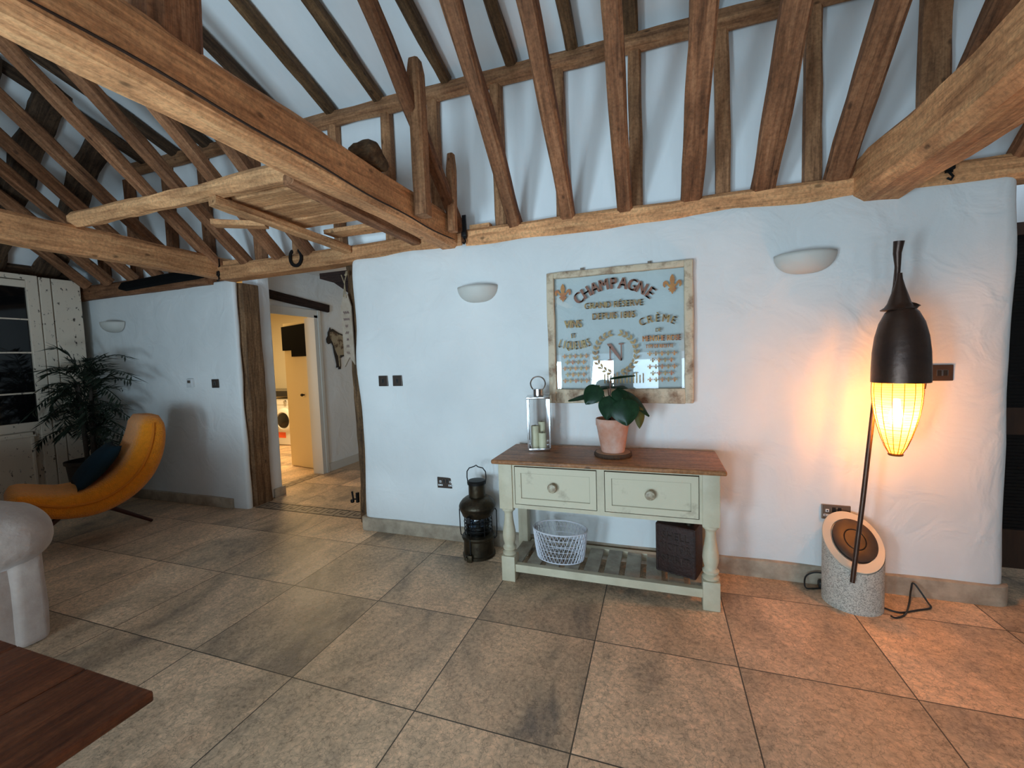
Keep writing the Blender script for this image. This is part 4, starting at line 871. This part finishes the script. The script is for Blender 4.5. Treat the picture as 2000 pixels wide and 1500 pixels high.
SP = [(0.095, 1.2714), (0.096, 1.2125), (0.0921, 1.1555), (0.0845, 1.0985), (0.0722, 1.0415), (0.057, 0.9845), (0.0408, 0.937), (0.0247, 0.9037)]
bm = new(); lathe(bm, SP, 40, Tr(px_-.012, py_, 0), cap=False); sh = mk('shade_lining', bm, 'shade', t, smooth='all')
def rad(z):
    for i in range(len(SP)-1):
        if SP[i][1] >= z >= SP[i+1][1]: f = (SP[i][1]-z)/(SP[i][1]-SP[i+1][1]); return SP[i][0]*(1-f)+SP[i+1][0]*f
    return SP[-1][0]
bm = new()
for k_ in range(14):
    a = 2*PI*k_/14+.1; tube(bm, [(px_-.012+(r+.003)*math.cos(a), py_+(r+.003)*math.sin(a), z) for r, z in SP], .0018, 5)
for k_ in range(30):
    z = 1.265-k_*.0122; r = rad(z)+.003; tl = random.uniform(-.006, .006); ph = random.random()*6
    tube(bm, [(px_-.012+r*math.cos(2*PI*i/28), py_+r*math.sin(2*PI*i/28), z+tl*math.cos(2*PI*i/28+ph)) for i in range(28)], .0009, 4, close=True)
tube(bm, [(px_-.012+.0247*math.cos(2*PI*i/24), py_+.0247*math.sin(2*PI*i/24), .897) for i in range(24)], .007, 6, close=True)
mk('wire_basket', bm, mat('bronze_wire', (.16, .07, .02), .4, .6), t)
bm = new(); tube(bm, [(px_+.103, py_, 1.272), (px_+.108, py_+.02, 1.227), (px_+.08, py_+.02, 1.227)], .004, 6); mk('bracket', bm, 'brass', t, smooth=True)
bm = new(); lathe(bm, [(0.0009, 1.0415), (0.0209, 1.051), (0.0304, 1.0795), (0.0266, 1.108), (0.0152, 1.1365), (0.0133, 1.1745), (0.0009, 1.1792)], 20, Tr(px_-.012, py_, 0)); mk('bulb', bm, 'bulb', t, smooth='all')
pl = bpy.data.lights.new('lamp_light', 'POINT'); pl.energy = 110; pl.color = (1, .335, .03); pl.shadow_soft_size = .045; plo = bpy.data.objects.new('lamp_light', pl); C.objects.link(plo); plo.location = (px_-.012, py_, 1.095)
bm = new()
tube(bm, cr([(1.16, 2.78, .006), (1.22, 2.75, .006), (1.32, 2.80, .006), (1.395, 2.84, .008), (1.40, 2.88, .02), (1.36, 2.925, .095), (1.345, 2.92, .06), (1.31, 2.86, .006), (1.24, 2.74, .006), (1.18, 2.69, .006), (1.155, 2.69, .012)], 6), .0045, 8); mk('cable', bm, 'black', t, smooth=True); bm = new()
tube(bm, cr([(.95, 2.93, .006), (.87, 2.90, .006), (.825, 2.89, .012), (.835, 2.925, .06), (.88, 2.935, .088), (.94, 2.935, .09)], 6), .0045, 8)
mk('cable', bm, 'black', t, smooth=True)
bm = new(); rbox(bm, .90, .955, 2.905, 2.945, .006, .045, r=.008); mk('plug', bm, 'black', t, smooth=True)

# ---------------------------------------------------------------- left corner
# chipped cupboard
t = thing('cupboard', 'tall cupboard in chipped off-white paint with glazed door beside the palm', 'cupboard', (-6.1, 2.0, 0))
def bx(name, y0, y1, z0, z1, m_='chip', x0=-.04, x1=0., r=.006, par=None):
    bm = new(); rbox(bm, x0, x1, y0-2.0, y1-2.0, z0, z1, r=r, step=.25, disp=.003, dsc=6, k=2, seed=y0); return mk(name, bm, m_, par or t)
bx('carcass', .9, 2.97, .02, 2.40, x0=-.44, x1=-.05)
bx('pilaster', 2.755, 2.99, 0, 2.455, x0=-.30, x1=.0)
bx('frame_stile', 2.655, 2.745, 0, 2.455)
bx('door_stile', 2.555, 2.645, .05, 2.42)
bx('cornice', 1.0, 2.645, 2.41, 2.46); bx('top_rail', 1.0, 2.555, 2.33, 2.40); 
bx('middle_rail', 1.0, 2.555, .86, .95); bx('lower_panel', 1.0, 2.50, .15, .85, x1=-.012); bx('bottom_rail', 1.0, 2.555, .02, .14); bx('panel_moulding', 1.0, 2.53, .80, .82, x0=-.02, x1=.004)
bx('panel_moulding', 2.475, 2.50, .15, .80, x0=-.02, x1=.004)
for z in (1.25, 1.665, 2.005): bx('glazing_bar', 1.0, 2.555, z-.008, z+.008, x0=-.03, x1=-.008, r=.003)
bm = new(); box(bm, -.032, -.027, -1.0, .56, .94, 2.34); mk('glass_pane', bm, 'dkglass', t)
# potted palm
t = thing('potted_palm', 'dark feathery potted palm in the far left corner', 'palm', (-5.60, 2.70, 0))
bm = new(); lathe(bm, [(.14, 0), (.145, .02), (.19, .50), (.205, .51), (.205, .54), (.185, .54), (.18, .48), (0, .47)], 32); mk('pot', bm, 'pot', t, smooth=True)
rs = random.Random(9)
for k_ in range(4):
    a = k_*1.7; bm = new(); tube(bm, [(.04*math.cos(a), .04*math.sin(a), .46), (.06*math.cos(a), .05*math.sin(a), .9), (.11*math.cos(a), .07*math.sin(a), 1.35)], [.022, .018, .012], 8); mk('cane', bm, 'cane', t, smooth=True)
nf = 64
for k_ in range(nf):
    a = 2*PI*k_*.618+rs.uniform(-.3, .3); L_ = rs.uniform(.45, .80); el = rs.uniform(-.05, 1.15); z0 = rs.uniform(.72, 1.42)
    sx_ = .93 if math.cos(a) < 0 else 1.0; dx = math.cos(a)*math.cos(el); dy = math.sin(a)*math.cos(el)*.42; dz = math.sin(el)
    pts = []; 
    for i in range(9):
        u = i/8; x = dx*L_*u*sx_; y = dy*L_*u; z = z0 + dz*L_*u - .42*L_*u*u
        pts.append(Vector((max(x, -.41+.02*math.sin(i*2)), min(y, .27), z)))
    bm = new(); tube(bm, pts, [.004]*9, 4)
    for i in range(1, 9):
        for q in (0, .5):
            if i == 8 and q: continue
            p = pts[i] if not q else (pts[i]+pts[i+1])/2; tg = (pts[min(i+1, 8)]-pts[i-1]).normalized(); sd = tg.cross(Vector((0, 0, 1))).normalized()
            for s_ in (-1, 1):
                ll = rs.uniform(.11, .17); d = (tg*.75 + sd*s_*.7 + Vector((0, 0, rs.uniform(-.55, .05)))).normalized(); w2 = d.cross(Vector((rs.uniform(-.5, .5), .4, 1))).normalized()*.009
                e = p+d*ll; e.y = min(e.y, .30); e.x = max(e.x, -.45); mdl = p+d*ll*.45; vs = [bm.verts.new(c) for c in (p, mdl+w2, e, mdl-w2)]; bm.faces.new(vs)
    mk('frond', bm, 'palm', t)
# mustard lounge chair
ar = math.radians(70); d_ = Vector((-math.cos(ar), -math.sin(ar), 0)); w3 = Vector((-math.sin(ar), math.cos(ar), 0))
t = thing('lounge_chair', 'curved mustard yellow boucle lounge chair in front of the palm', 'chair', (-4.15, 2.48, 0))
CM = Matrix((d_, w3, Vector((0, 0, 1)))).transposed().to_4x4()   # local: x = toward the foot, y = across, z = up
cen = cr([(.03, .975, .085), (.04, .87, .100), (.08, .72, .112), (.155, .575, .118), (.275, .46, .118), (.43, .395, .112), (.60, .40, .098), (.72, .445, .082), (.80, .49, .066), (.845, .515, .05)], 6)
def pad(ya, yb, kth=1.0, off=0, ns=14):
    bm = new(); rings = []; N_ = len(cen)
    for i, (s_, z, h) in enumerate(cen):
        h *= 1.1
        a = Vector(cen[min(i+1, N_-1)][:2])-Vector(cen[max(i-1, 0)][:2]); a.normalize(); nn = Vector((a.y*-1, a.x)) ; nn = nn if nn.y > 0 or nn.x > 0 else -nn
        h *= kth; ring = []; rr = h
        yc, hw = (ya+yb)/2, (yb-ya)/2
        for k_ in range(2*ns):
            th = 2*PI*k_/(2*ns); c, sn = math.cos(th), math.sin(th)
            yy = yc + math.copysign(abs(c)**.35, c)*hw; q = math.copysign(abs(sn)**.6, sn)*h + off
            ring.append(bm.verts.new(CM @ Vector((s_+nn.x*q, yy, z+nn.y*q))))
        rings.append(ring)
    for i in range(len(rings)-1):
        for k_ in range(2*ns): bm.faces.new((rings[i][k_], rings[i][(k_+1) % (2*ns)], rings[i+1][(k_+1) % (2*ns)], rings[i+1][k_]))
    for ring, i0 in ((rings[0], 0), (rings[-1], -1)):
        s_, z, h = cen[i0]; dd = (Vector(cen[0][:2])-Vector(cen[1][:2])) if i0 == 0 else (Vector(cen[-1][:2])-Vector(cen[-2][:2])); dd.normalize()
        c_ = Vector((0, 0, 0)); 
        for v in ring: c_ += v.co
        c_ /= len(ring); ex = CM @ Vector((dd.x, 0, dd.y)); r2_ = [bm.verts.new(c_ + (v.co-c_)*Vector((1, 1, 1)).x*.72 + ex*h*.75) for v in ring]
        for k_ in range(2*ns): bm.faces.new((ring[k_], ring[(k_+1) % (2*ns)], r2_[(k_+1) % (2*ns)], r2_[k_]))
        bm.faces.new(r2_)
    return bm
mk('seat_shell', pad(0, .60, 1.0), 'mustard', t, smooth='all')
bm = new(); pp = []
for i, (s_, z, h) in enumerate(cen): pp.append(CM @ Vector((s_, -.004, z+.01)))
tube(bm, pp, .010, 8); mk('piping', bm, mat('mustard_piping', (.62, .17, .004), .9), t, smooth=True)
for P in (((.42, .30, .34), (.02, .455, .012)), ((.60, .12, .34), (.98, .08, .012)), ((.60, .48, .34), (.98, .50, .012))):
    bm = new(); tube(bm, [CM @ Vector(P[0]), CM @ Vector(P[1])], [.022, .014], 10); mk('leg', bm, 'redleg', t, smooth=True)
# teal cushion on it
bm = new(); n_ = 14; gr_ = {}
for side in (1, -1):
    for i in range(n_+1):
        for j in range(n_+1):
            u, v_ = i/n_*2-1, j/n_*2-1; th = .072*(max(0, (1-u*u)*(1-v_*v_)))**.42; pin = 1-.09*(1-abs(u)**2)*(abs(v_)**2) ; pin2 = 1-.09*(1-abs(v_)**2)*(abs(u)**2)
            if th == 0 and side == -1: gr_[(side, i, j)] = gr_[(1, i, j)]
            else: gr_[(side, i, j)] = bm.verts.new((u*.215*pin2, v_*.215*pin, side*th))
for side in (1, -1):
    for i in range(n_):
        for j in range(n_):
            try: bm.faces.new((gr_[(side, i, j)], gr_[(side, i+1, j)], gr_[(side, i+1, j+1)], gr_[(side, i, j+1)]))
            except ValueError: pass
o = mk('cushion', bm, 'teal', smooth='all'); tag(o, 'dark teal cushion resting on the mustard lounge chair', 'cushion')
base = Vector((-4.15, 2.48, 0)); xd = CM.to_3x3() @ Vector((.66, 0, -.75)).normalized(); yd = w3; zd = xd.cross(yd)
mm = Matrix((xd, yd, zd)).transposed().to_4x4(); mm.translation = base + (CM.to_3x3() @ Vector((.385, .24, .66))); o.matrix_world = mm
# grey sofa (rolled arm end)
t = thing('sofa', 'light grey velvet sofa with a rolled arm at the lower left', 'sofa', (-3.42, .66, 0))
bm = new(); ny = 26; rg = []
for i in range(ny+1):
    u = i/ny; e_ = max(0, (i-(ny-8))/8); y = -1.5+1.98*min(1, i/(ny-8)) + .22*math.sin(e_*PI/2); f = max(.02, math.cos(e_*PI/2))**.8
    ring = []
    for k_ in range(32):
        th = 2*PI*k_/32; ring.append(bm.verts.new((.01+.345*math.copysign(abs(math.cos(th))**.8, math.cos(th))*(.35+.65*f if e_ < 1 else .3), y, .59+.18*math.copysign(abs(math.sin(th))**.85, math.sin(th))*(.25+.75*f if e_ < 1 else .2))))
    rg.append(ring)
for i in range(ny):
    for k_ in range(32): bm.faces.new((rg[i][k_], rg[i][(k_+1) % 32], rg[i+1][(k_+1) % 32], rg[i+1][k_]))
bm.faces.new(rg[0]); bm.faces.new(rg[-1])
for v in bm.verts: v.co.z += noise.noise(v.co*6)*.012
mk('rolled_arm', bm, 'velvet', t, smooth='all')
bm = new(); rbox(bm, -.25, .22, -1.45, .56, .01, .54, r=.03, step=.15, disp=.01, dsc=4); mk('arm_panel', bm, 'velvet', t, smooth='all')
bm = new(); rbox(bm, .17, .26, .50, .63, .0, .53, r=.035, step=.12, disp=.008, dsc=6, k=4); mk('arm_post', bm, 'velvet', t, smooth='all')
bm = new(); rbox(bm, -2.3, -.25, -1.35, .55, .03, .42, r=.05, step=.2, disp=.01); mk('seat', bm, 'velvet', t, smooth='all')
bm = new(); rbox(bm, -2.3, -.27, .34, .64, .03, .80, r=.07, step=.2, disp=.01); mk('back', bm, 'velvet', t, smooth='all')  # high back added out of view to shade the floor at the left
# coffee table
t = thing('coffee_table', 'dark reddish oak coffee table corner at the lower left', 'table', (-2.1, .22, 0))
for a, b in ((-.60, -.262), (-.258, .145), (.149, .585)):
    bm = new(); rbox(bm, -.6, .6, a, b, -.017, .017, r=.006, step=.3, k=2); o = mk('top_board', bm, 'table', t, smooth=True); o.matrix_local = Tr((0), 0, .433) @ Rz(PI/2) @ Tr(0, 0, 0)
for x in (-.42, .30):
    for y in (-.42, .30): bm = new(); rbox(bm, x-.035, x+.035, y-.035, y+.035, 0, .416, r=.006, step=1); mk('leg', bm, 'table', t)
